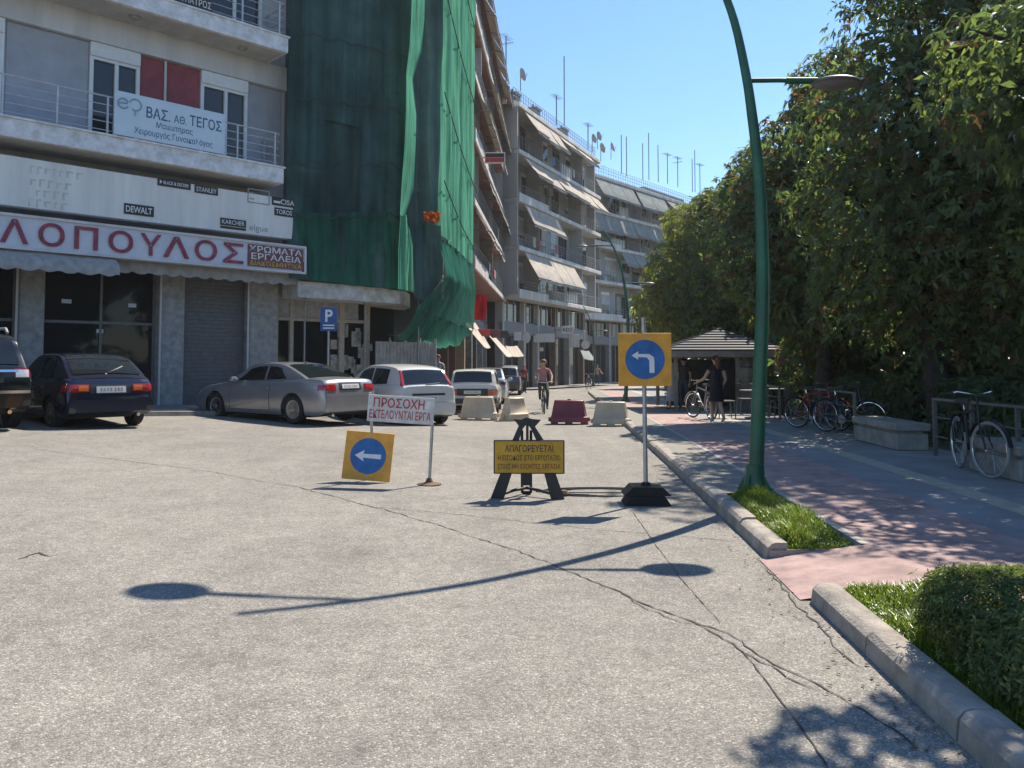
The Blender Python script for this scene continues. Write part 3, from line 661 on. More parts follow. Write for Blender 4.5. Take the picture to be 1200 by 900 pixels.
# orange cloth showing through the gap by the corner
q = MB(); P = px_line(F1, [(495, 249), (515, 248), (516, 261), (497, 259)], 1.14); q.grid([[P[0].lerp(P[1], i / 8).lerp(P[3].lerp(P[2], i / 8), j / 4) + F1.n * .05 * math.sin(i * 1.7 + j) + Vector((0, 0, .04 * math.sin(i * 2.1))) for j in range(5)] for i in range(9)]); q.build('orange_patch', fabric('orange_net', (.5, .11, .03), .0, .5), net)
# scaffold tubes behind
q = MB()
for x in [XS2 + .4 + k * 2.1 for k in range(int((XC - XS2) / 2.1) + 1)]:
    a = F1.pt(x, .6, .4); q.tube([a, a + Vector((0, 0, Z1 - 1))], .03, 6)
for y in [.6 + k * 2.2 for k in range(int(Lr / 2.2) + 1)]:
    a = F2.pt(y, -.3, 4.5); q.tube([a, a + Vector((0, 0, Z1 - 5.5))], .03, 6)
for k in range(9):
    z = 5.2 + k * 2.0; q.tube([F1.pt(XS2, .66, z), F1.pt(XC - .6, .66, z)], .025, 6); q.tube([F2.pt(.3, -.25, z), F2.pt(Lr, -.25, z)], .025, 6)
tag(q.build('scaffolding', M['steel'], None, 60), 'steel tube scaffolding standing behind the green netting', 'scaffolding')

# ------------------------------------------------------------------ apartment blocks along the street
M['cream'] = mat('cream_plaster', (.46, .44, .4), .85, 0, .1, .8, .1, 30, streak=True)
M['grayplaster'] = mat('grey_plaster', (.4, .395, .385), .85, 0, .12, .8, .1, 30, streak=True)
M['slabwhite'] = mat('white_slab_edge', (.6, .59, .57), .8, 0, .15, 1.8, streak=True, col2=(.4, .39, .37))
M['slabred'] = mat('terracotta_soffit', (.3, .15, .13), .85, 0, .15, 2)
M['tent'] = fabric('beige_awning', (.6, .54, .47), .0, .25, .1, (1, 1, 1), 2)
M['tentgrey'] = fabric('grey_green_awning', (.4, .43, .41), 0, .35, .1, (1, 1, 1), 2)
M['darkopen'] = mat('shaded_door_glass', (.025, .03, .035), .08, 0, .3, 2, spec=.5)
M['shutterwhite'] = mat('off_white_shutter', (.5, .49, .47), .6, 0, .12, 2)
M['shutterbrown'] = mat('brown_shutter', (.16, .1, .07), .6, 0, .12, 2)
M['laundryblue'] = mat('blue_laundry', (.12, .2, .36), .85); M['laundryred'] = mat('red_laundry', (.4, .1, .1), .85)
M['box'] = mat('air_unit_white', (.5, .5, .48), .5, 0, .1, 3)
def awn(parent, x0, x1, ztop, drop, out, m, y0, seed, stripe=True):
    """canvas awning in panels between arms, front rail at the lower edge"""
    a = MB(); n = max(2, int((x1 - x0) / .4)); rnd = random.Random(seed); P = []
    for i in range(n + 1):
        x = x0 + (x1 - x0) * i / n; f = .03 * math.sin(i * 1.3) + rnd.uniform(-.01, .01)
        P.append([Vector((x, y0, ztop)), Vector((x, y0 - out * .5, ztop - drop * .5 - .05 + f)), Vector((x, y0 - out, ztop - drop + f * .4)), Vector((x, y0 - out - .01, ztop - drop - .18 + f))])
    a.grid(P, 0, (0, .01, -.01)); o = a.build('awning', m, parent, 50)
    r_ = MB(); r_.tube([(x0, y0 - out - .02, ztop - drop), (x1, y0 - out - .02, ztop - drop)], .03, 6)
    for x in (x0 + .03, x1 - .03): r_.tube([(x, y0 - .02, ztop - drop * .9), (x, y0 - out, ztop - drop)], .02, 5)
    r_.build('arm', M['darkrail'], o, 50)
def apartment(root, F, L, zf, depth, wallm, slabm, tents, seed, tentm, bal=1.35, gx=None, endwall=False, kerbz=-.5):
    """zf: balcony floor heights from first floor up, last = roof slab"""
    rnd = random.Random(seed)
    w_ = MB(); w_.span(0, L, 0, depth, zf[0] - .1, zf[-1]); w_.build('wall', wallm, root)
    for k, z in enumerate(zf):
        roof = k == len(zf) - 1
        s_ = MB(); s_.span(-.0, L, -bal, .02, z - .32, z, 0, .03)
        if not roof and k % 2 == 0: s_.span(.02, L * .3, -bal - .02, -bal + .1, z - .3, z + .32, 0, .02)
        bo = s_.build('roof' if roof else 'balcony', slabm, root)
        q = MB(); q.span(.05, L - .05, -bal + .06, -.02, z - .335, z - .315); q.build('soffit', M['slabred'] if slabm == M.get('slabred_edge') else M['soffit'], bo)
        if roof:
            r_ = MB(); yy = -bal + .5
            r_.span(0, L, yy - .05, yy + .05, z, z + .22)
            for h in (.55, .85, 1.15): r_.tube([(0, yy, z + h), (L, yy, z + h)], .022, 5)
            x = .05
            while x < L: r_.tube([(x, yy, z), (x, yy, z + 1.15)], .02, 5); x += .45
            r_.build('railing', M['darkrail'], bo); continue
        r_ = MB(); yy = -bal + .06
        for h in (.92, .72, .5, .28): r_.tube([(0, yy, z + h), (L, yy, z + h)], .022 if h > .9 else .012, 5)
        x = .05
        while x < L:
            r_.span(x - .015, x + .015, yy - .015, yy + .015, z, z + .92); x += .55
        r_.build('railing', M['darkrail'], bo)
        if rnd.random() < .8:
            q = MB(); xx = rnd.uniform(.2, .6) * L; q.span(xx, xx + rnd.uniform(1.5, 3.5), yy + .03, yy + .045, z + .08, z + .85); q.build('railing_panel', rnd.choice([M['slabwhite'], M['tentgrey'], M['box']]), bo)
        for j in range(rnd.randint(0, 3)):
            q = MB(); xx = rnd.uniform(.1, .9) * L; wd = rnd.uniform(.4, .9); hh = rnd.uniform(.4, .75); q.grid([[Vector((xx + wd * i / 6, yy - .035 + .015 * math.sin(i * 2), z + .93 - hh * t)) for t in (0, .5, 1)] for i in range(7)], 0, (0, .008, 0)); q.build('laundry', rnd.choice([M['slabwhite'], M['tent'], M['laundryblue'], M['laundryred'], M['tentgrey']]), bo)
        # doors and windows on the balcony
        zc = zf[k + 1] - .35; x = .5
        while x < L - 1.4:
            wd = rnd.choice([1.0, 1.5, 2.1]); wd = min(wd, L - .4 - x); low = z + (.02 if rnd.random() < .6 else .95); hi = z + 2.3
            fr = MB(); fr.span(x, x + wd, -.05, .04, low, hi + .28); wo = fr.build('window', M['wframe'] if rnd.random() < .6 else M['shutterbrown'], root)
            nn = max(1, round(wd / .7)); g_ = MB()
            for j in range(nn):
                a = x + .06 + (wd - .06) * j / nn; b = x + (wd - .06) * (j + 1) / nn; hi2 = hi
                g_.span(a, b, -.066, -.052, low + .06, hi2 - .04)
            g_.build('pane', M['darkopen'], wo)
            if rnd.random() < .35:
                g2 = MB(); g2.span(x + .04, x + wd - .04, -.085, -.07, hi - rnd.uniform(.4, 1.5), hi); g2.build('roller_blind', M['shutterwhite'], wo)
            x += wd + rnd.uniform(.4, 1.3)
        q = MB(); q.span(-.16, -.001, -bal + .1, .5, z, zf[k + 1] - .34); q.build('end_wall', wallm, root); q = MB(); q.span(L + .001, L + .16, -bal * .55, .5, z, zf[k + 1] - .34); q.build('end_wall', wallm, root)
        # partition and clutter
        for j in range(max(1, int(L / 7))):
            x = (j + .5) * L / max(1, int(L / 7)) + rnd.uniform(-1, 1); q = MB(); q.span(x - .05, x + .05, -bal + .12, -.01, z, zf[k + 1] - .34); q.build('partition', wallm, root)
        for j in range(int(L / 6)):
            x = rnd.uniform(.5, L - 1); q = MB(); q.span(x, x + .8, -.42, -.07, z + 1.9 * (rnd.random() < .5) + .05, z + 1.9 * 0 + .65 if False else z + .65); 
            q = MB(); zz = z + (1.75 if rnd.random() < .4 else .05); q.span(x, x + .8, -.42, -.09, zz, zz + .55, 0, .03); q.lathe([(.2, 0), (.2, -.012), (.05, -.014)], 14, (x + .3, -.42, zz + .28), 'y'); q.build('air_conditioner', M['box'], root, 30)
        for (a, b, dr, ot) in tents.get(k, []):
            x0 = a * L; x1 = b * L; n = max(1, round((x1 - x0) / 2.6)); stp = (x1 - x0) / n
            for j in range(n):
                awn(root, x0 + j * stp + .04, x0 + (j + 1) * stp - .04, zf[k + 1] - .36, dr * rnd.uniform(.92, 1.08), ot, tentm, -bal + .1, seed * 31 + k * 7 + j)
def shopfront(root, L, ztop, seed, y=.0, base=-.55, wallm=None):
    rnd = random.Random(seed); x = 0
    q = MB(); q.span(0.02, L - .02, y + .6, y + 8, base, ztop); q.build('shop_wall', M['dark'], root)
    while x < L - .3:
        wd = min(rnd.uniform(2.4, 3.8), L - x)
        p = MB(); p.span(x, x + .3, y - .05, y + .58, base, ztop - .01, 0, .02); p.build('pillar', (wallm if wallm and rnd.random() < .3 else rnd.choice([M['pillar'], M['shutter'], M['shutterbrown']])), root)
        g_ = MB(); g_.span(x + .31, x + wd, y + .45, y + .48, base + .05, ztop * .6); g0 = g_.build('shop_window', M['dark'] if rnd.random() < .5 else M['shopglass'], root)
        f_ = MB()
        for j in range(4):
            a = x + .33 + (wd - .36) * j / 3; f_.span(a - .025, a + .025, y + .4, y + .449, base + .05, ztop * .6)
        f_.span(x + .31, x + wd, y + .405, y + .448, base + .05, base + .16); f_.span(x + .31, x + wd, y + .405, y + .448, ztop * .6 - .08, ztop * .6 - .003)
        f_.build('frame', M['shutter'] if rnd.random() < .7 else M['pillar'], g0)
        f3 = MB(); f3.span(x + .31, x + wd, y + .28, y + .5, ztop * .74, ztop - .02); f3o = f3.build('mezzanine_window', M['glass'], root)
        f4 = MB()
        for j in range(4):
            a = x + .35 + (wd - .4) * j / 3; f4.span(a - .035, a + .035, y + .22, y + .279, ztop * .74, ztop - .03)
        f4.span(x + .32, x + wd - .01, y + .225, y + .275, ztop * .74 + .002, ztop * .74 + .08)
        f4.build('frame', M['shutterwhite'], f3o)
        x += wd
    q = MB(); q.span(0, L, y - .02, y + .3, ztop * .6, ztop * .74, 0, .02); q.build('fascia', M['shutter'], root)

GZ_FAR = -.35
# the block right behind the netting, seen along its balconies
F3 = Facade(F2.pt(Lr + .05, -1.3, 0)[:2], ROADA)
L3 = 22.5
b3 = empty('apartment_building', F3.pt(0, 0, 0), F3.rz, 'brownish apartment block with stacked balconies right behind the netting', 'building')
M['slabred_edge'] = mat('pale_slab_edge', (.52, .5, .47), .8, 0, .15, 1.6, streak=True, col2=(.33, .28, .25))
zf3 = [6.2, 9.2, 12.2, 15.2, 18.2, 21.2]
apartment(b3, F3, L3, zf3, 10, M['grayplaster'], M['slabred_edge'], {0: [(.05, .5, 1.1, .7)], 1: [(.1, .95, 1.3, .6)], 2: [(.05, .6, 1.2, .7)], 3: [(.3, .95, 1.4, .6)], 4: [(.05, .9, 1.2, .7)]}, 11, M['tent'], 1.3)
shopfront(b3, L3, 5.8, 21, wallm=M['beige'])
# the long block that turns towards the camera
F4 = Facade((-.7, 57.0), R(24.5))
L4 = F4.hit(704, 190, 1.35)[0]
zf4 = [F4.hit(606, v, 1.35)[1] for v in (343, 286, 229, 172, 117)]
b4 = empty('apartment_building', F4.pt(0, 0, 0), F4.rz, 'long apartment block with beige awnings on its balconies, in the middle of the street', 'building')
apartment(b4, F4, L4, zf4, 12, M['grayplaster'], M['slabwhite'], {0: [(.06, .62, 1.9, 1.1)], 1: [(.06, .42, 1.5, .8)], 2: [(.05, .97, 1.5, 1.2)], 3: [(.06, .42, 1.6, 1.1), (.42, .62, 1.1, 1.1), (.66, .85, .9, .9)]}, 5, M['tent'])
shopfront(b4, L4, zf4[0] - .35, 22, wallm=M['cream'])
# the farthest block
P5 = F4.pt(L4 + .3, -1.8, 0)
F5 = Facade((P5.x, P5.y), R(39))
L5 = F5.hit(816, 230, 1.35)[0]
zf5 = [F5.hit(704, v, 1.35)[1] for v in (371, 328, 286, 246, 205)]
b5 = empty('apartment_building', F5.pt(0, 0, 0), F5.rz, 'farthest apartment block with grey awnings, partly behind the yellow green tree', 'building')
apartment(b5, F5, L5, zf5, 12, M['grayplaster'], M['slabwhite'], {3: [(.1, .4, 1.7, 1.0), (.42, .68, 1.7, 1.0), (.7, .98, 1.1, 1.0)], 2: [(.05, .85, 1.5, .7)], 1: [(.3, .7, 1.2, .7)]}, 9, M['tentgrey'])
shopfront(b5, L5, zf5[0] - .35, 23, wallm=M['slabwhite'])
q = MB(); x0 = F5.hit(757, 210, 0)[0]; q.span(x0, F5.hit(804, 210, 0)[0], .3, 3, zf5[-1], zf5[-1] + 1.0); q.build('stair_house', M['hoard'], b5)
q = MB(); q.span(0, L5, -.3, -.15, zf5[-1], zf5[-1] + .3); q.build('parapet', M['cream'], b5)
# pavement at the foot of those blocks
for F_, L_ in ((F4, L4), (F5, L5 + 20)):
    q = MB(); q.grid([[F_.pt(L_ * i / 10, o_, 0) + Vector((0, 0, gz(*F_.pt(L_ * i / 10, o_, 0)[:2]) + .1)) for o_ in (2.3, 1, 0, -2)] for i in range(11)]); tag(q.build('pavement', M['oldpave'], None), kind='structure')

# ------------------------------------------------------------------ roof clutter, one thing each
def antenna(F, u, v_tip, v_base, off, label, kind=0, group='television antennas on the roofs'):
    x, zt_ = F.hit(u, v_tip, off); _, zb_ = F.hit(u, v_base, off)
    o = empty('antenna', F.pt(x, off, zb_ - .3), F.rz, label, 'antenna', group); H = zt_ - zb_ + .3
    q = MB(); q.tube([(0, 0, 0), (0, 0, H)], .05, 6); q.build('mast', M['darkrail'], o)
    if kind:
        q = MB(); q.tube([(-.7, 0, H - .1), (.7, 0, H - .1)], .025, 5)
        for k in range(6): a = -.65 + .26 * k; q.tube([(a, -.35, H - .1), (a, .35, H - .1)], .014, 4)
        if kind > 1: q.tube([(0, -.6, H - .6), (0, .6, H - .6)], .025, 5); [q.tube([(-.3, -.5 + .25 * k, H - .6), (.3, -.5 + .25 * k, H - .6)], .014, 4) for k in range(5)]
        q.build('aerial', M['darkrail'], o)
def dish(F, u, v, off, r_, label):
    x, z = F.hit(u, v, off); zr_ = z - 1.2
    o = empty('satellite_dish', F.pt(x, off, zr_), F.rz, label, 'satellite dish', 'satellite dishes on the roofs')
    q = MB(); q.tube([(0, 0, 0), (0, 0, 1.2)], .035, 6); q.build('mast', M['darkrail'], o)
    q = MB(); ax = Vector((.55, -.75, .35)).normalized(); rot = ax.to_track_quat('Z', 'Y').to_matrix(); pr = [(0, 0), (r_ * .4, .03), (r_ * .75, .1), (r_, .2)]
    mb = MB(); mb.lathe(pr + [(r_ * .99, .22), (r_ * .74, .12), (r_ * .4, .05), (.001, .02)], 18); q.v = [tuple(rot @ Vector(p) + Vector((0, 0, 1.2))) for p in mb.v]; q.f = mb.f; q.m = mb.m
    q.build('bowl', M['hoard'], o, 60); q = MB(); a = rot @ Vector((0, -r_ * .9, .15)); q.tube([a + Vector((0, 0, 1.2)), rot @ Vector((0, 0, .55)) + Vector((0, 0, 1.2))], .02, 5); q.build('feed_arm', M['darkrail'], o)
antenna(F4, 661, 66, 143, .2, 'tallest thin mast above the railing of the long block', 0); antenna(F4, 652, 112, 142, .4, 'short forked aerial beside the tallest mast', 1)
antenna(F4, 593, 42, 110, -1, 'tall aerial at the left end of the long block roof', 2); antenna(F4, 689, 145, 172, .4, 'aerial with a crossbar beside the pair of dishes', 1)
for k, (u, v, vb) in enumerate(((728, 158, 200), (734, 160, 203), (753, 168, 208), (760, 156, 208), (771, 170, 210), (782, 180, 212), (794, 184, 216), (811, 186, 222), (814, 176, 222), (820, 192, 226))):
    antenna(F5, u, v, vb, .5, ['leftmost aerial on the farthest block', 'second aerial from the left on the farthest block', 'aerial left of the tallest one on the farthest block', 'tallest aerial on the farthest block', 'plain mast right of the tallest aerial on the farthest block', 'aerial with a side arm above the brick stair house', 'short branched aerial above the brick stair house', 'left one of the three aerials at the end of the farthest block', 'tallest of the three aerials at the end of the farthest block', 'rightmost aerial at the end of the farthest block'][k], (0, 0, 0, 0, 0, 1, 2, 0, 0, 1)[k])
for k, (F_, u, v, r_, lb) in enumerate(((F4, 610, 88, .5, 'dark dish by itself on the left roof railing of the long block'), (F4, 694, 163, .45, 'lower left dish of the four at the end of the long block'), (F4, 700, 160, .45, 'upper left dish of the four at the end of the long block'), (F4, 704, 174, .5, 'lower dish left of the gap between the two blocks'), (F5, 716, 173, .5, 'dish standing at the left end of the farthest block'))):
    dish(F_, u, v, .5, r_, lb)
for k, (u, v) in enumerate(((626, 122), (659, 147), (602, 108))):
    x, z = F4.hit(u, v, .2); q = MB(); q.span(-.45, .45, -.35, .35, 0, 1.1, 0, .03); q.span(-.55, .55, -.45, .45, 1.1, 1.2, 0, .02)
    for dx in (-.25, .25): q.tube([(dx, 0, 1.2), (dx, 0, 1.45)], .1, 8)
    o = q.build('chimney', M['b2wall'], None, 0, F4.pt(x, .2, zf4[-1])); o.rotation_euler = (0, 0, F4.rz); tag(o, ['short brown chimney near the left corner of the long roof', 'short chimney beside the tallest mast', 'chimney at the far left corner of the long roof'][k], 'chimney', 'roof chimneys')
for k, (u, vt, vb) in enumerate(((561, -20, 60), (566, -5, 60), (572, 10, 70))):
    antenna(F3, u, vt, vb, .6, ['tall aerial just right of the netting top', 'second aerial above the brown block', 'aerial above the end of the brown block'][k], 2)

# ------------------------------------------------------------------ shop signs and shades further up the street
M['tealcloth'] = mat('dark_teal_sign', (.02, .1, .1), .6); M['redsign'] = mat('red_sign_face', (.45, .03, .035), .5, 0, .1)
def hang_sign(F, u0, v0, u1, v1, off, m, name, label, cat='shop sign', text=None, tm=None, disc=False, out=True):
    """sign board standing out from the front on a bracket, turned to the street"""
    xa, za = F.hit((u0 + u1) / 2, (v0 + v1) / 2, off); p = F.pt(xa, off, za); k = p.y / F_PX; w_, h = (u1 - u0) * k, (v1 - v0) * k; o = empty(name, p - Vector((w_ / 2, 0, h / 2)), 0, label, cat)
    q = MB()
    if disc: q.lathe([(.5, -.08), (.5, .08)], 28, (0, 0, 0), 'y'); q.v = [(w_ / 2 + v[0] * w_, v[1], h / 2 + v[2] * h) for v in q.v]
    else: q.span(0, w_, -.06, .1, 0, h, 0, .015)
    q.build('board', m, o, 30)
    if text: lettering(text, o, tm, w_ * .12, w_ * .88, h * .25, h * .75, -.09 if disc else -.065, .02)
    e = p - F.n * off - (p - Vector((w_ / 2, 0, h / 2))); q = MB(); q.tube([(w_ * .3, .1, h * .5), (e.x, e.y, h * .5)], .03, 6); q.build('bracket', M['darkrail'], o)
    return o
hang_sign(F4, 658, 382, 672, 391, 1.2, M['signwhite'], 'shop_sign', 'small white sign with dark letters above the shop windows of the long block', text='REO', tm=M['signblack'])
hang_sign(F4, 668, 392, 679, 407, 1.1, M['slabwhite'], 'shop_sign', 'white box sign at the right end of the long block')
hang_sign(F4, 612, 389, 622, 402, 1.2, M['slabwhite'], 'shop_sign', 'round pale sign beside the white fascia strip', disc=True)
hang_sign(F4, 602, 389, 611, 399, 1.0, M['signwhite'], 'shop_sign', 'white fascia panel left of the round sign')
hang_sign(F4, 625, 391, 650, 401, .6, M['signwhite'], 'shop_sign', 'long white fascia strip right of the round sign')
hang_sign(F4, 681, 399, 691, 409, 1.2, M['slabwhite'], 'shop_sign', 'oval white sign at the far end of the long block', disc=True)
def cross_sign(pos, w_, h, m, label, text=None, tm=None, rz=0, name='shop_sign', top=None, arm=1.2):
    """board standing out across the pavement, face towards the camera"""
    o = empty(name, pos, rz, label, 'shop sign'); q = MB(); q.span(-w_ / 2, w_ / 2, -.05, .05, 0, h, 0, .015); q.build('board', m, o)
    if top: q = MB(); q.span(-w_ / 2 + .05, w_ / 2 - .05, -.06, -.051, h * .1, h * .5); q.build('stripe', top, o); q = MB(); q.span(-w_ / 2 + .05, w_ / 2 - .05, -.06, -.051, h * .54, h * .9); q.build('stripe', M['signblack'], o)
    if text: lettering(text, o, tm, -w_ * .4, w_ * .4, h * .56, h * .9, -.056, .02)
    q = MB(); q.span(-w_ / 2 - arm, -w_ / 2, -.02, .02, h * .5, h * .5 + .05); q.build('bracket', M['darkrail'], o); return o
x, z = F3.hit(577, 186, 1.6)
def at_depth(u, v, y):
    r_ = ray(u, v); t = y / r_.y; return Vector((r_.x * t, y, EYE + r_.z * t))
cross_sign(at_depth(580, 191.5, 41), 1.05, .56, M['slabwhite'], 'white framed red sign sticking out high on the brown block', None, None, 0, 'shop_sign', M['redsign'])
cross_sign(at_depth(541, 391, 38), .42, .62, mat('blue_sign', (.02, .09, .3), .5), 'small blue parking sign under the netting edge', 'P', M['signwhite'])
cross_sign(at_depth(566, 394, 43), .75, .38, M['redsign'], 'small red fascia sign above the slanting awnings')
cross_sign(at_depth(577, 396, 46), .9, .5, M['signmaroon'], 'maroon fascia sign right of the small red one')
cross_sign(at_depth(590, 396, 50), .6, .45, M['signblack'], 'black fascia sign beside the maroon one')
def shade(pts, label, m, name='shop_awning'):
    P = [at_depth(u, v, y) for u, v, y in pts]; a, b, c, d = P; n = 8
    q = MB(); q.grid([[a.lerp(b, i / n).lerp(d.lerp(c, i / n), j / 4) + Vector((0, 0, -.05 * math.sin(math.pi * i / n))) for j in range(5)] for i in range(n + 1)], 0, (0, .0, -.03)); o = q.build(name, m, None, 40)
    tag(o, label, 'awning')
shade([(541, 376, 38), (557, 378, 44), (575, 407, 44), (567, 406, 38)], 'large white awning slanting down beside the netting', M['tent'])
shade([(572, 392, 44), (578, 392, 50), (601, 417, 50), (593, 417, 44)], 'smaller white awning behind the slanting one', M['tent'])
shade([(592, 405, 50), (606, 405, 55), (614, 417, 55), (598, 417, 50)], 'white awning with a dark slot at the block corner', M['tent'])
shade([(680, 410, 66), (690, 411, 70), (698, 422, 70), (684, 420, 66)], 'grey shop awning by the far end of the long block', M['tentgrey'])
q = MB(); P = at_depth(555, 345, 42); q.grid([[P + Vector((.13 * i + .05 * math.sin(j), .05 * math.sin(i * 1.7), -.33 * j)) for j in range(5)] for i in range(6)], 0, (0, .02, 0)); tag(q.build('red_cloth', fabric('red_cloth', (.55, .03, .05), 0, .4), None, 60), 'red cloth hung out below the first balcony of the brown block', 'cloth')
# ------------------------------------------------------------------ street lamps
M['lampgreen'] = mat('dark_green_paint', (.012, .115, .06), .45, 0, .2, 3.5, coat=.1)
M['lamphead'] = mat('lamp_head_grey', (.12, .115, .11), .45, .2, .1)
M['lampglass'] = mat('frosted_lamp_glass', (.19, .18, .175), .3, 0, .05)
def lamp(loc, label, s=1.0, low_dir=1, rz=0.0):
    o = empty('street_lamp', loc, rz, label, 'street lamp', 'green curved street lamps along the kerb')
    prof = [(0, 0), (.065, 1.16), (.115, 2.1), (.115, 2.9), (.09, 3.5), (.03, 4.1), (-.03, 4.55), (-.15, 5.15), (-.33, 5.65), (-.55, 6.1), (-.8, 6.5)]
    pts = []
    for i in range(len(prof) - 1):
        for k in range(4):
            a, b = prof[i], prof[i + 1]; p0 = prof[max(0, i - 1)]; p3 = prof[min(len(prof) - 1, i + 2)]; t = k / 4
            cr = lambda q0, q1, q2, q3: .5 * (2 * q1 + (q2 - q0) * t + (2 * q0 - 5 * q1 + 4 * q2 - q3) * t * t + (3 * q1 - q0 - 3 * q2 + q3) * t ** 3)
            pts.append((cr(p0[0], a[0], b[0], p3[0]) * s, 0, cr(p0[1], a[1], b[1], p3[1]) * s))
    pts.append((prof[-1][0] * s, 0, prof[-1][1] * s)); n = len(pts)
    q = MB(); q.tube(pts, [.082 - .052 * (i / n) ** .9 for i in range(n)], 18); q.build('pole', M['lampgreen'], o, 40)
    q = MB(); q.lathe([(.2, 0), (.2, .02), (.13, .03), (.115, .09), (.1, .2), (.098, .3)], 18)
    for k in range(4):
        a = k * math.pi / 2 + .785; q.prism([(.09, .02), (.2, .02), (.19, .05), (.1, .2)], -.008, .008, 'y'); vs = q.v[-8:]; q.v[-8:] = [(p[0] * math.cos(a) - p[1] * math.sin(a), p[0] * math.sin(a) + p[1] * math.cos(a), p[2]) for p in vs]
        q.lathe([(.018, .02), (.018, .05)], 6, (.17 * math.cos(a + .5), .17 * math.sin(a + .5), 0))
    q.build('base', M['lampgreen'], o, 40)
    def head(x0, z0, L_, d):
        q = MB(); q.tube([(x0, 0, z0), (x0 + d * L_ * .5, 0, z0 + .005), (x0 + d * L_, 0, z0)], .026, 10); q.tube([(x0 + d * L_ * .62, 0, z0), (x0 + d * (L_ + .06), 0, z0)], .036, 10); a = q.build('arm', M['lampgreen'], o, 50)
        c = (x0 + d * (L_ + .27), 0, z0 - .02)
        q = MB(); q.lathe([(.0, .06), (.1, .055), (.2, .035), (.265, .008), (.27, -.008), (.26, -.02), (.245, -.024)], 28, c); q.v = [(p[0], p[1] * .72, p[2]) for p in q.v]; q.build('lamp_head', M['lamphead'], a, 50)
        q = MB(); q.lathe([(.243, -.023), (.2, -.04), (.1, -.052), (0, -.055)], 28, c); q.v = [(p[0], p[1] * .72, p[2]) for p in q.v]; q.build('lens', M['lampglass'], a, 60)
    head(-.03 * s, 4.48 * s, .72, 1); head(-.45 * s, 5.9 * s, .98, -1)
    return o
LB = spot(885, 577, KH)
lamp(LB, 'nearest dark green curved lamp post rising beside the grass patch')
L2 = spot(733, 471, KH); lamp(L2, 'second green lamp post, partly behind the square left turn sign', 1.07)
L3_ = spot(695, 452, KH); lamp(L3_, 'farthest green lamp post before the long apartment block', 1.0)

# ------------------------------------------------------------------ roadwork signs
M['signorange'] = mat('orange_yellow_sign', (.78, .37, .025), .5, 0, .12, 7, col2=(.62, .28, .035))
M['signblue'] = mat('sign_blue', (.02, .14, .42), .5, 0, .16, 8)
M['arrow'] = mat('arrow_white', (.76, .76, .74), .45, 0, .06, 6)
M['textred'] = mat('red_lettering', (.5, .02, .03), .5, 0, .08)
M['textdark'] = mat('dark_lettering', (.03, .025, .02), .5, 0, .1)
M['boardyellow'] = mat('yellow_board', (.6, .33, .025), .55, 0, .16, 6)
M['whiteboard'] = mat('white_sign_board', (.66, .645, .62), .55, 0, .14, 6)
def arrow_sign(parent, w_, zc, kind, y=0.0):
    q = MB(); q.box((0, y, zc), (w_, .012, w_), 0, None, .005); pl = q.build('sign_plate', M['signorange'], parent)
    q = MB(); q.lathe([(w_ * .37, y - .0085), (w_ * .37, y - .0065)], 40, (0, 0, zc), 'y'); q.build('disc', M['signblue'], pl)
    s = w_ * .37
    if kind == 'left': a = [(-.75, 0), (-.22, .32), (-.28, .11), (.72, .13), (.72, -.13), (-.28, -.11), (-.22, -.32)]
    else: a = [(-.68, .2), (-.34, .42), (-.36, .28), (.2, .28), (.44, .12), (.47, -.1), (.47, -.68), (.22, -.68), (.21, -.06), (.1, .1), (-.36, .12), (-.34, -.02)]
    q = MB(); q.prism([(p[0] * s, zc + p[1] * s) for p in a], y - .0115, y - .0095, 'y'); q.build('arrow', M['arrow'], pl)
    q = MB()
    for sx, sz in ((0, .42), (0, -.42)): q.lathe([(.009, y - .01), (.009, y - .007)], 8, (sx, 0, zc + sz * w_), 'y')
    q.build('bolt', M['steel'], pl)
def face_rz(p, extra=0): return math.atan2(-p.x, p.y) + extra        # turn a board to face the junction
SP = spot(757, 590)
sg = empty('road_sign', SP, R(-1.5), 'orange square sign with bent arrow on a tall pole in a rubber foot', 'road sign')
SPX = SP.y / F_PX
q = MB(); q.tube([(0, 0, .1), (-.008, .03, (588 - 372) * SPX)], .024, 12); q.build('pole', M['steel'], sg, 50)
ws = 62 * SPX; arrow_sign(sg, ws, (588 - 419) * SPX - .02, 'bent', -.02)
q = MB(); q.lathe([(.06, 0), (.05, .05), (.03, .06)], 12, (0, 0, .17)); 
def foot_block(z, w_, d, h, inset, m_): 
    q.prism([(-w_ / 2, z), (w_ / 2, z), (w_ / 2 - inset, z + h), (-w_ / 2 + inset, z + h)], -d / 2, d / 2, 'y')
foot_block(.0, .50, .36, .10, .07, 0); q.build('rubber_foot', M['rubber'], sg)
q = MB(); foot_block(.105, .50, .34, .09, .09, 0); q.build('rubber_foot', M['rubber'], sg)
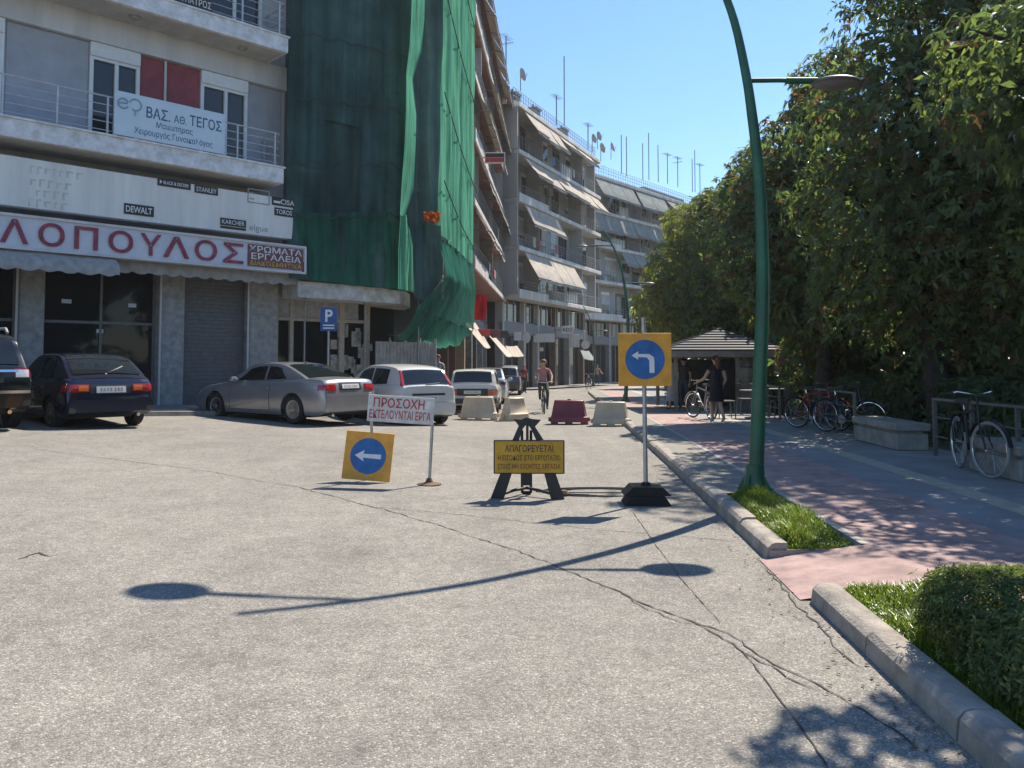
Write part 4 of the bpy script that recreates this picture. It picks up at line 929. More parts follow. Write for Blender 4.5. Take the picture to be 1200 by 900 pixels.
# black and yellow trestle board
TB = spot(617, 584); s_ = TB.y / F_PX
tr_ = empty('warning_board', TB, R(-1), 'yellow Greek no-entry board on a black plastic trestle with a notched top', 'warning board')
q = MB(); zb0, zb1 = 29 * s_, 68 * s_; q.box((.04 * 0 + 3 * s_, -.06, (zb0 + zb1) / 2), (82 * s_, .02, zb1 - zb0), 0, None, .008); bd = q.build('board', M['black'], tr_)
q = MB(); q.box((3 * s_, -.0725, (zb0 + zb1) / 2), (79 * s_, .003, zb1 - zb0 - 3 * s_)); q.build('face', M['boardyellow'], bd)
hb = zb1 - zb0; cx_ = 3 * s_; hw = 41 * s_
lettering('ΑΠΑΓΟΡΕΥΕΤΑΙ', bd, M['textdark'], cx_ - hw * .68, cx_ + hw * .68, zb0 + hb * .65, zb0 + hb * .85, -.0745, .03)
lettering('Η ΕΙΣΟΔΟΣ ΣΤΟ ΕΡΓΟΤΑΞΙΟ', bd, M['textdark'], cx_ - hw * .88, cx_ + hw * .88, zb0 + hb * .4, zb0 + hb * .55, -.0745, .02)
M['textbrown'] = mat('brown_red_lettering', (.22, .03, .02), .5, 0, .15)
lettering('ΣΤΟΥΣ', bd, M['textdark'], cx_ - hw * .88, cx_ - hw * .54, zb0 + hb * .15, zb0 + hb * .3, -.0745, .02)
lettering('ΜΗ ΕΧΟΝΤΕΣ ΕΡΓΑΣΙΑ', bd, M['textbrown'], cx_ - hw * .48, cx_ + hw * .88, zb0 + hb * .15, zb0 + hb * .3, -.0745, .02)
def leg(x0, x1, nm='leg'):
    q = MB(); w0, w1 = .075, .06
    q.prism([(x0 - w0, 0), (x0 + w0, 0), (x1 + w1, zb0 + .1), (x1 - w1, zb0 + .1)], -.055, -.02, 'y'); q.build(nm, M['black'], tr_)
leg(-34 * s_, -20 * s_); leg(36 * s_, 24 * s_)
q = MB(); y_ = .28
for a in (-1, 1): q.tube([(a * .05, y_, .02), (a * .05, .02, zb1 + .1)], .018, 6)
q.tube([(-.05, y_, .02), (.05, y_, .02)], .02, 6); q.span(-.055, .055, .05, .08, 14 * s_, zb0 + .02); q.build('rear_leg', M['black'], tr_)
q = MB(); q.tube([(-30 * s_, -.03, .045), (-14 * s_, .1, .075), (0, .2, .085), (14 * s_, .1, .075), (33 * s_, -.03, .045)], .018, 8); q.build('brace', M['black'], tr_, 50)
q = MB(); zt_ = 93 * s_; 
top = [(-17, 66), (-9, 84), (-15, 92), (-6, 91), (0, 94), (6, 92), (17, 91), (10, 83), (21, 66), (12, 66), (5.5, 80), (2.4, 84.5), (-1.0, 84.5), (-4.6, 80), (-9, 66)]
q.prism([(p[0] * s_, p[1] * s_) for p in top], -.045, -.015, 'y'); q.span(-.6 * s_, 2.6 * s_, -.044, -.016, 60 * s_, 86 * s_); q.build('top_frame', M['black'], tr_)
# two-post notice with red words; square arrow sign tied to its left post
WP = spot(503, 568); WL = spot(437, 560); s_ = WP.y / F_PX
wn = empty('notice_board', WP, face_rz(WP) * .3, 'white notice with red Greek capitals between two thin posts', 'notice board')
dx = -(503 - 434) * s_
q = MB(); q.tube([(0, 0, 0), (.035, 0, 70 * s_)], .02, 10); q.build('post', M['steel'], wn, 50)
q = MB(); q.lathe([(.15, 0), (.15, .012), (.05, .03), (.03, .08)], 14); q.build('foot', mat('rusty_foot', (.16, .09, .06), .8, .2, .25), wn, 40)
q = MB(); q.tube([(dx, .34, .0), (dx + .0, .0, 107 * s_)], .018, 10); q.build('post', M['steel'], wn, 50)
a_ = math.atan2(-5, 76); q = MB(); cxn, czn = -33 * s_, 87 * s_
rotm = Matrix.Rotation(a_ * -1, 3, 'Y'); bo = empty('board', (cxn, -.03, czn)); bo.rotation_euler = (0, -a_, 0); bo.parent = wn
bpy.data.objects.remove(bo)
q = MB(); q.box((0, 0, 0), (77 * s_, .016, 31 * s_), 0, None, .004); bo = q.build('board', M['whiteboard'], wn, 0, (cxn, -.03, czn)); bo.rotation_euler = (0, -a_, 0)
lettering('ΠΡΟΣΟΧΗ', bo, M['textred'], -32 * s_, 27 * s_, 1.5 * s_, 12.5 * s_, -.01, .022)
lettering('ΕΚΤΕΛΟΥΝΤΑΙ ΕΡΓΑ', bo, M['textred'], -36 * s_, 35 * s_, -11.5 * s_, -1.5 * s_, -.01, .018)
q = MB(); q.box((31 * s_, -.0095, 7 * s_), (4 * s_, .002, 9 * s_), 0, Matrix.Rotation(.3, 3, 'Y')); q.build('scuff', M['wplast'], bo)
AS = spot(428, 565); s_ = AS.y / F_PX
ag = empty('arrow_sign', AS, R(4), 'orange square sign with straight arrow, leaning on a notice post', 'road sign')
ag.rotation_euler = (R(-9), R(5), R(3)); arrow_sign(ag, 56 * s_, 30 * s_, 'left')
# parking sign on the left
PP = F1.pt(F1.hit(385, 390, 2.2)[0], 2.2, 0); PP.z = gz(PP.x, PP.y) + .1; s_ = PP.y / F_PX
pk = empty('parking_sign', PP, face_rz(PP), 'blue square parking sign on a thin pole before the shop front with beige posts', 'road sign')
zt_ = EYE + (426 - 360) * s_ - PP.z; zb_ = EYE + (426 - 388) * s_ - PP.z
q = MB(); q.tube([(0, 0, 0), (0, 0, zt_)], .03, 10); q.build('pole', M['steel'], pk, 50)
q = MB(); q.box((0, -.04, (zt_ + zb_) / 2), (19 * s_, .015, zt_ - zb_), 0, None, .006); pb = q.build('plate', MATS['blue_sign'], pk)
lettering('P', pb, M['arrow'], -4 * s_, 4.5 * s_, zb_ + (zt_ - zb_) * .38, zb_ + (zt_ - zb_) * .9, -.049, .05)
q = MB()
for k in range(2): q.box((0, -.0485, zb_ + (zt_ - zb_) * (.12 + .12 * k)), (13 * s_, .001, .035))
q.build('small_print', M['arrow'], pb)

# ------------------------------------------------------------------ plastic water barriers across the road
M['barrier'] = mat('sun_bleached_cream_plastic', (.52, .44, .32), .5, 0, .12, 3, col2=(.42, .34, .23))
M['barrierred'] = mat('faded_maroon_plastic', (.19, .03, .045), .5, 0, .15, 3)
def barrier(u, v, width_px, h_px, m, label, rz):
    p = spot(u, v); s_ = p.y / F_PX; w_ = width_px * s_; h = h_px * s_; o = empty('road_barrier', p, rz, label, 'road barrier', 'plastic barriers across the road')
    bm = bmesh.new(); hw = w_ / 2; lev = [(0.06, hw, .24), (h * .3, hw * .97, .23), (h * .36, hw * .93, .19), (h * .75, hw * .84, .13), (h * .97, hw * .78, .11), (h, hw * .75, .09)]
    rings = []
    for z, a, d in lev:
        r_ = []
        for sx, sy in ((-1, -1), (1, -1), (1, 1), (-1, 1)):
            c = .05
            pts = [(sx * (a - c), sy * d), (sx * a, sy * (d - c))]
            if sx * sy < 0: pts = pts[::1]
            r_ += pts if (sx, sy) in ((1, -1), (-1, 1)) else pts[::-1]
        rings.append([bm.verts.new((x, y, z)) for x, y in r_])
    for a, b in zip(rings, rings[1:]):
        for k in range(8): bm.faces.new((a[k], a[(k + 1) % 8], b[(k + 1) % 8], b[k]))
    bm.faces.new(rings[-1]); bm.faces.new(rings[0][::-1]); bm.verts.index_update()
    q = MB(); q.add([v.co for v in bm.verts], [[v.index for v in f.verts] for f in bm.faces]); bm.free()
    q.build('body', m, o, 35)
    for k in (-.78, -.02, .8):
        q = MB(); q.span(hw * k - .09, hw * k + .09, -.23, .23, 0, .065, 0, .01); q.build('foot', m, o)
    q = MB(); q.lathe([(.045, h - .01), (.045, h + .025), (0, h + .03)], 12, (0, 0, 0)); q.build('cap', m, o, 40)
    q = MB(); q.span(hw * .98, hw + .05, -.05, .05, h * .12, h * .28, 0, .01); q.span(-hw - .05, -hw * .98, -.05, .05, h * .12, h * .28, 0, .01); q.build('connector', m, o)
    for k in (-.6, 0, .6):
        q = MB(); q.span(hw * k * .9 - .02, hw * k * .9 + .02, -.2, -.1, h * .4, h * .7, 0, .008)
    return o
barrier(561, 492, 44, 27, M['barrier'], 'leftmost cream plastic barrier, behind it the old white car', R(3))
barrier(603, 493, 31, 27, M['barrier'], 'narrower cream barrier turned aslant, left of the cyclist', R(38))
barrier(667, 497, 44, 28, M['barrierred'], 'maroon plastic barrier in the middle of the road', R(-2))
barrier(716, 499, 43, 28, M['barrier'], 'cream barrier nearest the kerb', R(-3))

# ------------------------------------------------------------------ manhole and cable by the rubber foot
p0 = spot(700, 577); q = MB(); rr = []
for k in range(5):
    th = [R(a) for a in range(0, 361, 12)]; r0 = .42 + .05 * k + random.uniform(-.02, .02)
    pts = [p0 + Vector((r0 * 1.1 * math.cos(t) + .03 * math.sin(3 * t + k), r0 * .55 * math.sin(t), 0.008)) for t in th[:22 + k]]
    q.tube(pts, .006, 6)
q.tube([p0 + Vector((.3, -.1, .012)), spot(640, 577, .012), spot(628, 576, .008)], .006, 6)
tag(q.build('cable', M['black'], None, 60), 'loose loops of black cable lying by the rubber sign foot', 'cable')
p1 = spot(661, 581); q = MB(); q.lathe([(.045, 0), (.06, .03), (.04, .06), (0, .07)], 7, p1); tag(q.build('stone', mat('brown_stone', (.16, .12, .09), .9), None), 'small brown stone on the road beside the trestle', 'stone')

# ------------------------------------------------------------------ park edge: plinths, railings
M['plinth'] = mat('weathered_concrete_plinth', (.33, .32, .29), .88, 0, .18, 4, .3, 40)
XFENCE = lambda y: kx(y) + 4.05
def plinth(u, v, L_, h, label, d=.75):
    p = spot(u, v, KH); o = empty('concrete_bench', p, -ROADA, label, 'plinth', 'low concrete plinths along the park edge')
    q = MB(); q.span(0, d, 0, L_, 0, h * .62, 0, .015); q.build('base', M['plinth'], o)
    q = MB(); q.span(.06, d - .06, .06, L_ - .06, h * .62, h * .72); q.build('recess', M['pillar'], o)
    q = MB(); q.span(-.03, d + .03, -.03, L_ + .03, h * .72, h, 0, .015); q.build('cap', M['plinth'], o); return o
plinth(1051, 528, 1.9, .43, 'pale concrete plinth between the two stretches of park railing', .5)
plinth(1196, 566, 1.2, .42, 'concrete plinth at the right edge behind the parked bicycle')
M['railgrey'] = mat('dull_railing_steel', (.19, .2, .205), .45, .4, .15)
def railing(y0, y1, label, h=.86, off=0.0, rails=3):
    a = Vector((XFENCE(y0) + off, y0, gz(XFENCE(y0), y0) + KH)); L_ = (y1 - y0) / math.cos(ROADA)
    o = empty('railing', a, math.pi / 2 - ROADA, label, 'railing', 'steel railings along the park edge')
    q = MB(); q.span(0, L_, -.03, .03, h - .035, h, 0, .006); q.build('handrail', M['railgrey'], o)
    n = max(1, round(L_ / 1.1))
    for k in range(n + 1):
        q = MB(); x = .025 + (L_ - .05) * k / n; q.span(x - .022, x + .022, -.025, .025, -.03, h - .036); q.build('post', M['railgrey'], o)
    for k in range(1, rails):
        q = MB(); q.tube([(0.02, 0, h * k / rails), (L_ - .02, 0, h * k / rails)], .012, 6); q.build('rail', M['railgrey'], o)
    return o
railing(8.9, 12.3, 'steel railing behind the parked bicycle at the right'); railing(15.6, 18.8, 'steel railing in the shade beyond the plinth, bicycles leaning on it')
railing(21.0, 24.6, 'farthest steel railing, between the kiosk and the shaded bicycles')
railing(3.0, 8.6, 'steel railing running out of the picture at the right')
# ------------------------------------------------------------------ cars
def spline(pts, n):
    """monotone-ish smooth curve through (x, z) points"""
    out = []
    for i in range(len(pts) - 1):
        p0, p1, p2, p3 = pts[max(0, i - 1)], pts[i], pts[i + 1], pts[min(len(pts) - 1, i + 2)]
        for k in range(n):
            t = k / n; f = lambda a, b, c, d: .5 * (2 * b + (c - a) * t + (2 * a - 5 * b + 4 * c - d) * t * t + (3 * b - a - 3 * c + d) * t ** 3)
            out.append((f(p0[0], p1[0], p2[0], p3[0]), f(p0[1], p1[1], p2[1], p3[1])))
    out.append(pts[-1]); return out
def lerp_curve(pts, x):
    if x <= pts[0][0]: return pts[0][1]
    for a, b in zip(pts, pts[1:]):
        if x <= b[0]: return a[1] + (b[1] - a[1]) * (x - a[0]) / max(1e-6, b[0] - a[0])
    return pts[-1][1]
CARN = [0]
def car(loc, rz, label, group, paint, S):
    """S: L, W, wb, ax (rear axle x), r (wheel), top (body top line rear->front), arch (roof line rear base->front base), clear"""
    CARN[0] += 1
    root = empty(S.get('name', 'parked_car'), loc, rz, label, 'car', group)
    L_, W_, r_ = S['L'], S['W'], S['r']; h = L_ / 2; w2 = W_ / 2; top = spline(S['top'], 8); clear = S.get('clear', .2)
    xs = sorted(set([round(-h + L_ * (.5 - .5 * math.cos(math.pi * i / 44)), 4) for i in range(45)]))
    ee = S.get('end', .16) * .8; pw = S.get('pw', 9)
    def wid(x): return w2 * (1 - ee * abs(x / h) ** pw)
    axr = S['ax']; axf = axr + S['wb']; Ra = r_ * 1.17
    for ax_ in (axr, axf):
        xs += [round(ax_ + Ra * t, 4) for t in (-1.02, -1, -.985, -.94, -.86, -.72, -.5, -.25, 0, .25, .5, .72, .86, .94, .985, 1, 1.02)]
    xs = sorted(set(xs)); tu = S.get('tumble', .9)
    WF = [(0, .93), (.04, .965), (.22, .985), (.45, 1), (.62, .998), (.8, .978), (.93, tu + .045), (1, tu)]
    def ring(x):
        zt = lerp_curve(top, x); e = max(0, (abs(x) / h - .86) / .14); zb = clear + .09 * e * e; w_ = wid(x); za = zb
        for ax_ in (axr, axf):
            if abs(x - ax_) <= Ra: za = max(za, r_ * 1.0 + math.sqrt(max(0, Ra * Ra - (x - ax_) ** 2)))
        za = min(za, zt - .1); out = [(0, za), (.62 * w_, za)]
        for f in (0, .03, .12, .28, .45, .62, .8, .93):
            z = za + (zt - .012 - za) * f; out.append((w_ * lerp_curve(WF, (z - zb) / (zt - zb)), z))
        return out + [(w_ * tu, zt - .008), (w_ * tu * .75, zt + .012), (0, zt + .025)]
    vs, fs = [], []; nr = None
    for x in xs:
        rg = ring(x); full = [(x, y, z) for y, z in rg] + [(x, -y, z) for y, z in rg[-2:0:-1]]; nr = len(full); vs += full
    for i in range(len(xs) - 1):
        for k in range(nr): fs.append((i * nr + k, (i + 1) * nr + k, (i + 1) * nr + (k + 1) % nr, i * nr + (k + 1) % nr))
    fs.append(tuple(range(nr))); fs.append(tuple((len(xs) - 1) * nr + k for k in range(nr - 1, -1, -1)))
    mb = MB(); mb.add(vs, fs); lower = S.get('lower_black', 0)
    def slot(f):
        c = [sum(vs[i][j] for i in f) / len(f) for j in range(3)]; nz = abs(c[1]) < .8 * w2 and c[2] < lerp_curve(top, c[0]) - .12 and abs(c[0]) < h * .97
        return 1 if nz or c[2] < lower else 0
    mb.m = [slot(f) for f in mb.f]
    bvh = BVHTree.FromPolygons([Vector(v) for v in vs], [list(f) for f in fs])
    body = mb.build('body', [paint, M['black']], root, 34)
    # greenhouse
    arch = spline(S['arch'], 8); zmax = max(z for _, z in arch); wb_ = w2 * S.get('gb', .9); wt = w2 * S.get('gt', .72)
    def gy(x, z):
        zb = lerp_curve(top, x); t = max(0, min(1, (z - zb) / max(.05, zmax - lerp_curve(top, 0)))); return (wb_ + (wt - wb_) * t ** 1.15) * (1 - .1 * abs(x / h) ** 3)
    P = []
    for (x, z) in arch:
        y = gy(x, z); P.append([Vector((x, y * f, z + .03 * (1 - f * f) - (.012 if abs(f) == 1 else 0))) for f in (-1, -.94, -.6, -.2, .2, .6, .94, 1)])
    cb = MB(); cb.grid(P)
    for sy in (-1, 1):
        rows = []
        for (x, z) in arch:
            zb = lerp_curve(top, x) - .05; rows.append([Vector((x, sy * gy(x, zb + (z - .012 - zb) * t) , zb + (z - .012 - zb) * t)) for t in (0, .33, .66, 1)])
        cb.grid(rows)
    cabin = cb.build('cabin', S.get('cabin_paint', paint), root, 50)
    # glass
    n = len(arch)
    def strip_glass(i0, i1, fy, nm, inset=.0):
        g_ = MB(); rows = []
        for k in range(13):
            t = i0 + (i1 - i0) * k / 12; i = min(int(t), n - 2); f = t - i; x = arch[i][0] * (1 - f) + arch[i + 1][0] * f; z = arch[i][1] * (1 - f) + arch[i + 1][1] * f
            dx_, dz = arch[i + 1][0] - arch[i][0], arch[i + 1][1] - arch[i][1]; l = math.hypot(dx_, dz); nx, nz = -dz / l, dx_ / l; y = gy(x, z)
            rows.append([Vector((x + nx * .014, y * a, z + .03 * (1 - a * a) + nz * .014)) for a in [fy * (-1 + 2 * j / 8) for j in range(9)]])
        g_.grid(rows); return g_.build(nm, M['carglass'], root, 60)
    ir0, ir1, if0, if1 = S['rear_glass'] + S['front_glass']
    rg = strip_glass(ir0 * (n - 1), ir1 * (n - 1), .88, 'rear_window'); strip_glass(if0 * (n - 1), if1 * (n - 1), .9, 'windscreen')
    for sy in (-1, 1):
        for (x0, x1, lean0, lean1) in S['side']:
            g_ = MB(); rows = []
            for k in range(11):
                s0 = k / 10; col = []
                for t in (0, .25, .5, .75, 1):
                    x = x0 + (x1 - x0) * s0 + (lean0 * (1 - s0) + lean1 * s0) * t
                    za = lerp_curve(top, x) + .035; zt = lerp_curve(arch, x) - .075; zt = max(zt, za + .01); z = za + (zt - za) * t
                    col.append(Vector((x, sy * (gy(x, z) + .008), z)))
                rows.append(col)
            g_.grid(rows); g_.build('side_window', M['carglass'], root, 60)
    # things that follow the body surface
    def patch(a0, a1, b0, b1, m, nm, side, off=.012, na=10, nb=6, parent=root, rd=0.0):
        """side: 'rear' (a=y,b=z), 'front', 'left', 'right' (a=x,b=z)"""
        rows = []; dr = {'rear': Vector((1, 0, 0)), 'front': Vector((-1, 0, 0)), 'left': Vector((0, -1, 0)), 'right': Vector((0, 1, 0))}[side]
        for i in range(na + 1):
            row = []
            for j in range(nb + 1):
                a = a0 + (a1 - a0) * i / na; b = b0 + (b1 - b0) * j / nb
                o_ = Vector((-5, a, b)) if side == 'rear' else Vector((5, a, b)) if side == 'front' else Vector((a, 5, b)) if side == 'left' else Vector((a, -5, b))
                hit = bvh.ray_cast(o_, dr); p = hit[0] if hit[0] is not None else None
                if p is None: 
                    p = row[-1] + dr * off if row else (rows[-1][j] + dr * off if rows else Vector(loc) * 0)
                row.append(p - dr * off)
            rows.append(row)
        g_ = MB(); g_.grid(rows, 0, dr * (off + .01)); return g_.build(nm, m, parent, 50)
    xr_ = -h
    for sy in (-1, 1):
        y0, y1, z0, z1 = S['tail']; ym = wid(-h * .998) * .97; k_ = ym / max(y1, ym); y0 *= k_; y1 *= k_; o = patch(sy * y0, sy * y1, z0, z1, S.get('tailm', M['redlamp']), 'tail_light', 'rear', .014)
        patch(-h + .05, -h + S.get('wrap', .2), z0 + .01, z1 - .01, S.get('tailm', M['redlamp']), 'tail_light_side', 'left' if sy > 0 else 'right', .01, 6, 4, o)
        if 'tail2' in S: y0, y1, z0, z1 = S['tail2']; y0 *= k_; y1 *= k_; patch(sy * y0, sy * y1, z0, z1, M['amber'], 'indicator', 'rear', .018, 6, 4, o)
        if 'tail3' in S: y0, y1, z0, z1 = S['tail3']; y0 *= k_; y1 *= k_; patch(sy * y0, sy * y1, z0, z1, M['clearlamp'], 'reversing_light', 'rear', .018, 6, 4, o)
        y0, y1, z0, z1 = S.get('head', (.45 * w2, .82 * w2, .6, .74)); patch(sy * y0, sy * y1, z0, z1, M['clearlamp'], 'headlight', 'front', .012)
    y0, z0, z1 = S['plate']; po = patch(-.26, .26, z0, z1, M['plate'], 'number_plate', 'rear', .02, 8, 3)
    for k in range(7): a_ = -.2 + .057 * k + (.02 if k > 2 else 0); patch(a_, a_ + .032, z0 + .028, z1 - .024, M['pillar'], 'plate_mark', 'rear', .0225, 2, 2, po)
    if 'plate_recess' in S: y0, z0, z1 = S['plate_recess']; patch(-y0, y0, z0, z1, M['black'], 'plate_recess', 'rear', .006, 10, 4)
    bz0, bz1 = S['bumper']; bw = wid(-h * .985); bm_ = S.get('bumperm', paint)
    patch(-bw * .97, bw * .97, bz0, bz1, bm_, 'bumper', 'rear', S.get('bump_out', .05), 24, 8)
    patch(-bw * .97, bw * .97, bz0, bz1, bm_, 'bumper', 'front', .04, 24, 8)
    if S.get('bumper_strip'): z = S['bumper_strip']; patch(-bw * .95, bw * .95, z - .025, z + .025, S.get('stripm', M['black']), 'bumper_strip', 'rear', S.get('bump_out', .05) + .014, 24, 2)
    if 'garnish' in S: y0, z0, z1 = S['garnish']; patch(-y0, y0, z0, z1, S.get('garnishm', M['chrome']), 'garnish', 'rear', .02, 10, 2)
    for sy, sd in ((1, 'left'), (-1, 'right')):
        for (x0, x1) in S['doors']:
            zt = lerp_curve(top, (x0 + x1) / 2) - .06
            for xg in (x0 - .006, x1 + .006): patch(xg - .006, xg + .006, clear + .1, zt - .01, M['black'], 'door_gap', sd, .0045, 1, 18)
            patch(x0, x1, clear + .088, clear + .1, M['black'], 'door_gap', sd, .004, 10, 1)
            d = patch(x0, x1, clear + .1, zt - .02, paint, 'door', sd, .003, 10, 18)
            patch(x0 + .06, x0 + .22, zt - .1, zt - .06, S.get('handlem', paint), 'handle', sd, .035, 4, 2, d)
        if S.get('trim'): z = S['trim']; patch(-h * .6, h * .62, z - .03, z + .03, M['black'], 'side_trim', sd, .018, 20, 2)
        mx = S['mirror']; zb = lerp_curve(top, mx) + .06; q = MB(); q.lathe([(0, -.08), (.07, -.06), (.095, 0), (.09, .05), (.0, .055)], 12, (0, 0, 0), 'x'); q.v = [(p[0] * .9 + mx, sy * (w2 * .98 + .07) + p[1] * 1.1, zb + p[2] * .75) for p in q.v]; q.build('mirror', S.get('mirrorm', paint), root, 50)
    # wheels
    for ax_ in (axr, axf):
        for sy in (-1, 1):
            tw = .2; yo = sy * (w2 - .025); yi = yo - sy * tw; q = MB(); pr = [(r_ * .66, yo - sy * .015), (r_ * .9, yo), (r_ * .98, yo - sy * .025), (r_, yo - sy * .05), (r_, yi + sy * .04), (r_ * .95, yi), (r_ * .6, yi + sy * .01)]
            q.lathe(pr, 30, (ax_, 0, r_), 'y'); q.f = [f for f in q.f if len(f) == 4]; q.m = q.m[:len(q.f)]; wo = q.build('wheel', M['rubber'], root, 40)
            q = MB(); rr = r_ * .66; yr = yo - sy * .02
            q.lathe([(rr, yr), (rr * .93, yr - sy * .006), (rr * .9, yr - sy * .07), (.001, yr - sy * .075)], 30, (ax_, 0, r_), 'y', 1)
            q.lathe([(rr * .22, yr + sy * .004), (rr * .2, yr + sy * .01), (.001, yr + sy * .012)], 14, (ax_, 0, r_), 'y', 0); q.lathe([(rr * 1.01, yr), (rr * 1.0, yr + sy * .006), (rr * .88, yr), (rr * .86, yr - sy * .05)], 30, (ax_, 0, r_), 'y', 0)
            ns = S.get('spokes', 5)
            for k in range(ns):
                a = 2 * math.pi * k / ns + .3; ca, sa = math.cos(a), math.sin(a); w0, w1 = rr * .13, rr * (.17 if ns < 7 else .1)
                pts = [(rr * .15, -w0), (rr * .9, -w1), (rr * .9, w1), (rr * .15, w0)]; vsx = [(ax_ + ca * p - sa * s, yr - sy * dd, r_ + sa * p + ca * s) for dd in (0, .03) for p, s in pts]
                q.add(vsx, [(0, 1, 2, 3), (7, 6, 5, 4), (0, 4, 5, 1), (1, 5, 6, 2), (2, 6, 7, 3), (3, 7, 4, 0)], 0)
            q.build('rim', [S.get('rimm', M['alloy']), M['dark']], wo, 40)
    q = MB(); q.span(-h * .72, h * .72, -w2 * .7, w2 * .7, clear - .05, clear + .25); q.build('underbody', M['black'], root)
    if S.get('exhaust'): q = MB(); q.tube([(-h + .3, S['exhaust'], clear + .02), (-h - .01, S['exhaust'], clear + .02)], .035, 10); q.build('exhaust', M['chrome'], root, 40)
    if S.get('rails'):
        for sy in (-1, 1):
            q = MB(); zt = zmax; q.tube([(S['rails'][0], sy * wt * .9, zt - .03), (S['rails'][0] + .12, sy * wt * .9, zt + .05), (S['rails'][1] - .12, sy * wt * .9, zt + .06), (S['rails'][1], sy * wt * .9, zt - .02)], .025, 8); q.build('roof_rail', M['rail'], root, 50)
    if S.get('spoiler'): x, z = S['spoiler']; q = MB(); q.box((x, 0, z), (.2, wt * 1.8, .035), 0, Matrix.Rotation(-.12, 3, 'Y'), .012); q.build('spoiler', S.get('spoilerm', paint), root)
    if S.get('wiper'): 
        (x, z), (x2, z2) = S['wiper']; q = MB(); q.tube([(x, .05, z), (x2, -.35, z2)], .012, 5); q.build('wiper', M['black'], root)
    if S.get('antenna'): x, z = S['antenna']; q = MB(); q.prism([(x - .08, z), (x + .06, z), (x - .07, z + .06)], -.012, .012, 'y'); q.build('antenna', paint, root)
    return root, patch, bvh
def carpaint(name, col, metal=.3, rough=.28): return mat(name, col, rough, metal, .04, 2, coat=.7)
PT = dict(silver=carpaint('silver_car_paint', (.32, .32, .33), .55, .3), navy=carpaint('dark_navy_car_paint', (.008, .012, .03), .1, .22), black=carpaint('black_car_paint', (.008, .009, .011), .1, .2),
          white=carpaint('white_car_paint', (.58, .57, .54), .0, .3), oldwhite=carpaint('chalky_white_car_paint', (.56, .55, .5), 0, .5), lightsilver=carpaint('light_silver_car_paint', (.42, .43, .44), .5, .3), grey=carpaint('dark_grey_car_paint', (.06, .064, .07), .3, .28))
def place(u, v, heading, axr, W_, side):
    """ground origin of a car whose rear wheel on that side touches the road at u,v; heading = degrees left of straight up the street"""
    p = spot(u, v); a = R(heading); f = Vector((-math.sin(a), math.cos(a), 0)); lf = Vector((-f.y, f.x, 0))
    q = p - f * axr - lf * (side * (W_ / 2 - .12)); q.z = gz(q.x, q.y) + .0
    q.z = p.z; return q, a + math.pi / 2
# silver coupe
S = dict(L=4.58, W=1.78, wb=2.76, ax=-1.33, r=.325, clear=.2, top=[(-2.29, .62), (-2.24, .9), (-2.1, 1.0), (-1.6, 1.02), (-.9, .98), (.3, .93), (1.0, .92), (1.7, .84), (2.15, .72), (2.29, .55)],
         arch=[(-1.72, .99), (-1.3, 1.16), (-.8, 1.325), (-.35, 1.37), (.05, 1.36), (.4, 1.29), (.75, 1.12), (1.12, .92)], rear_glass=[.04, .27], front_glass=[.62, .97], side=[(-1.0, -.32, .28, 0.02), (-.24, .78, .02, -.42)],
         tail=(.48, .8, .76, .9), plate=(0, .8, .9), plate_recess=(.34, .77, .93), bumper=(.3, .66), bump_out=.035, doors=[(-.55, .86)], mirror=.62, exhaust=.55, antenna=(-.75, 1.35), head=(.5, .8, .6, .72), spokes=5, end=.17, gb=.86, gt=.66)
p, a = place(346, 497, 56, S['ax'], S['W'], 1)
GC = 'cars parked along the shops'
car(p, a, 'silver two-door coupe parked nose-in before the shutter', GC, PT['silver'], S)
# white hatchback
S = dict(L=4.15, W=1.7, wb=2.6, ax=-1.35, r=.31, clear=.2, top=[(-2.07, .62), (-2.04, .84), (-1.95, .98), (-1.2, .98), (.3, .92), (.95, .92), (1.6, .82), (1.95, .7), (2.07, .55)],
         arch=[(-2.0, .95), (-1.86, 1.12), (-1.62, 1.36), (-1.2, 1.44), (-.5, 1.47), (.1, 1.44), (.55, 1.25), (1.1, .92)], rear_glass=[.05, .26], front_glass=[.73, .97], side=[(-1.25, -.45, .0, .02), (-.38, .8, .03, -.52)],
         tail=(.56, .76, .78, .96), tailm=PT['white'], plate=(0, .62, .73), plate_recess=(.45, .74, .79), bumper=(.26, .56), bump_out=.05, lower_black=.34, doors=[(-.95, -.42), (-.4, .7)], mirror=.72, spokes=7, end=.18, gb=.88, gt=.68, wiper=((-2.0, 1.0), (-1.96, 1.04)))
p, a = place(516, 496, 35, S['ax'], S['W'], -1)
rt, pf, bv = car(p, a, 'white hatchback with tall red lamps beside its rear window', GC, PT['white'], S)
arch_ = spline(S['arch'], 8); wbx = S['W'] / 2
for sy in (-1, 1):
    g_ = MB(); rows = []
    for k in range(9):
        t = .02 * 56 + (.25 - .0) * 56 * k / 8; i = int(t); f = t - i; x = arch_[i][0] * (1 - f) + arch_[i + 1][0] * f; z = arch_[i][1] * (1 - f) + arch_[i + 1][1] * f
        y = wbx * (.88 + (.68 - .88) * max(0, min(1, (z - .95) / .5)) ** 1.15) * (1 - .1 * abs(x / 2.07) ** 3); tp = .25 + .75 * math.sin(math.pi * (.1 + .8 * k / 8))
        rows.append([Vector((x - .022, sy * y * (1.015 - .11 * tp), z + .012)), Vector((x - .02, sy * (y + .014), z + .008)), Vector((x + .2 * tp, sy * (y + .018), z - .012))])
    g_.grid(rows, 0, (.012, 0, -.012)); g_.build('tall_tail_light', M['redlamp'], rt, 50)
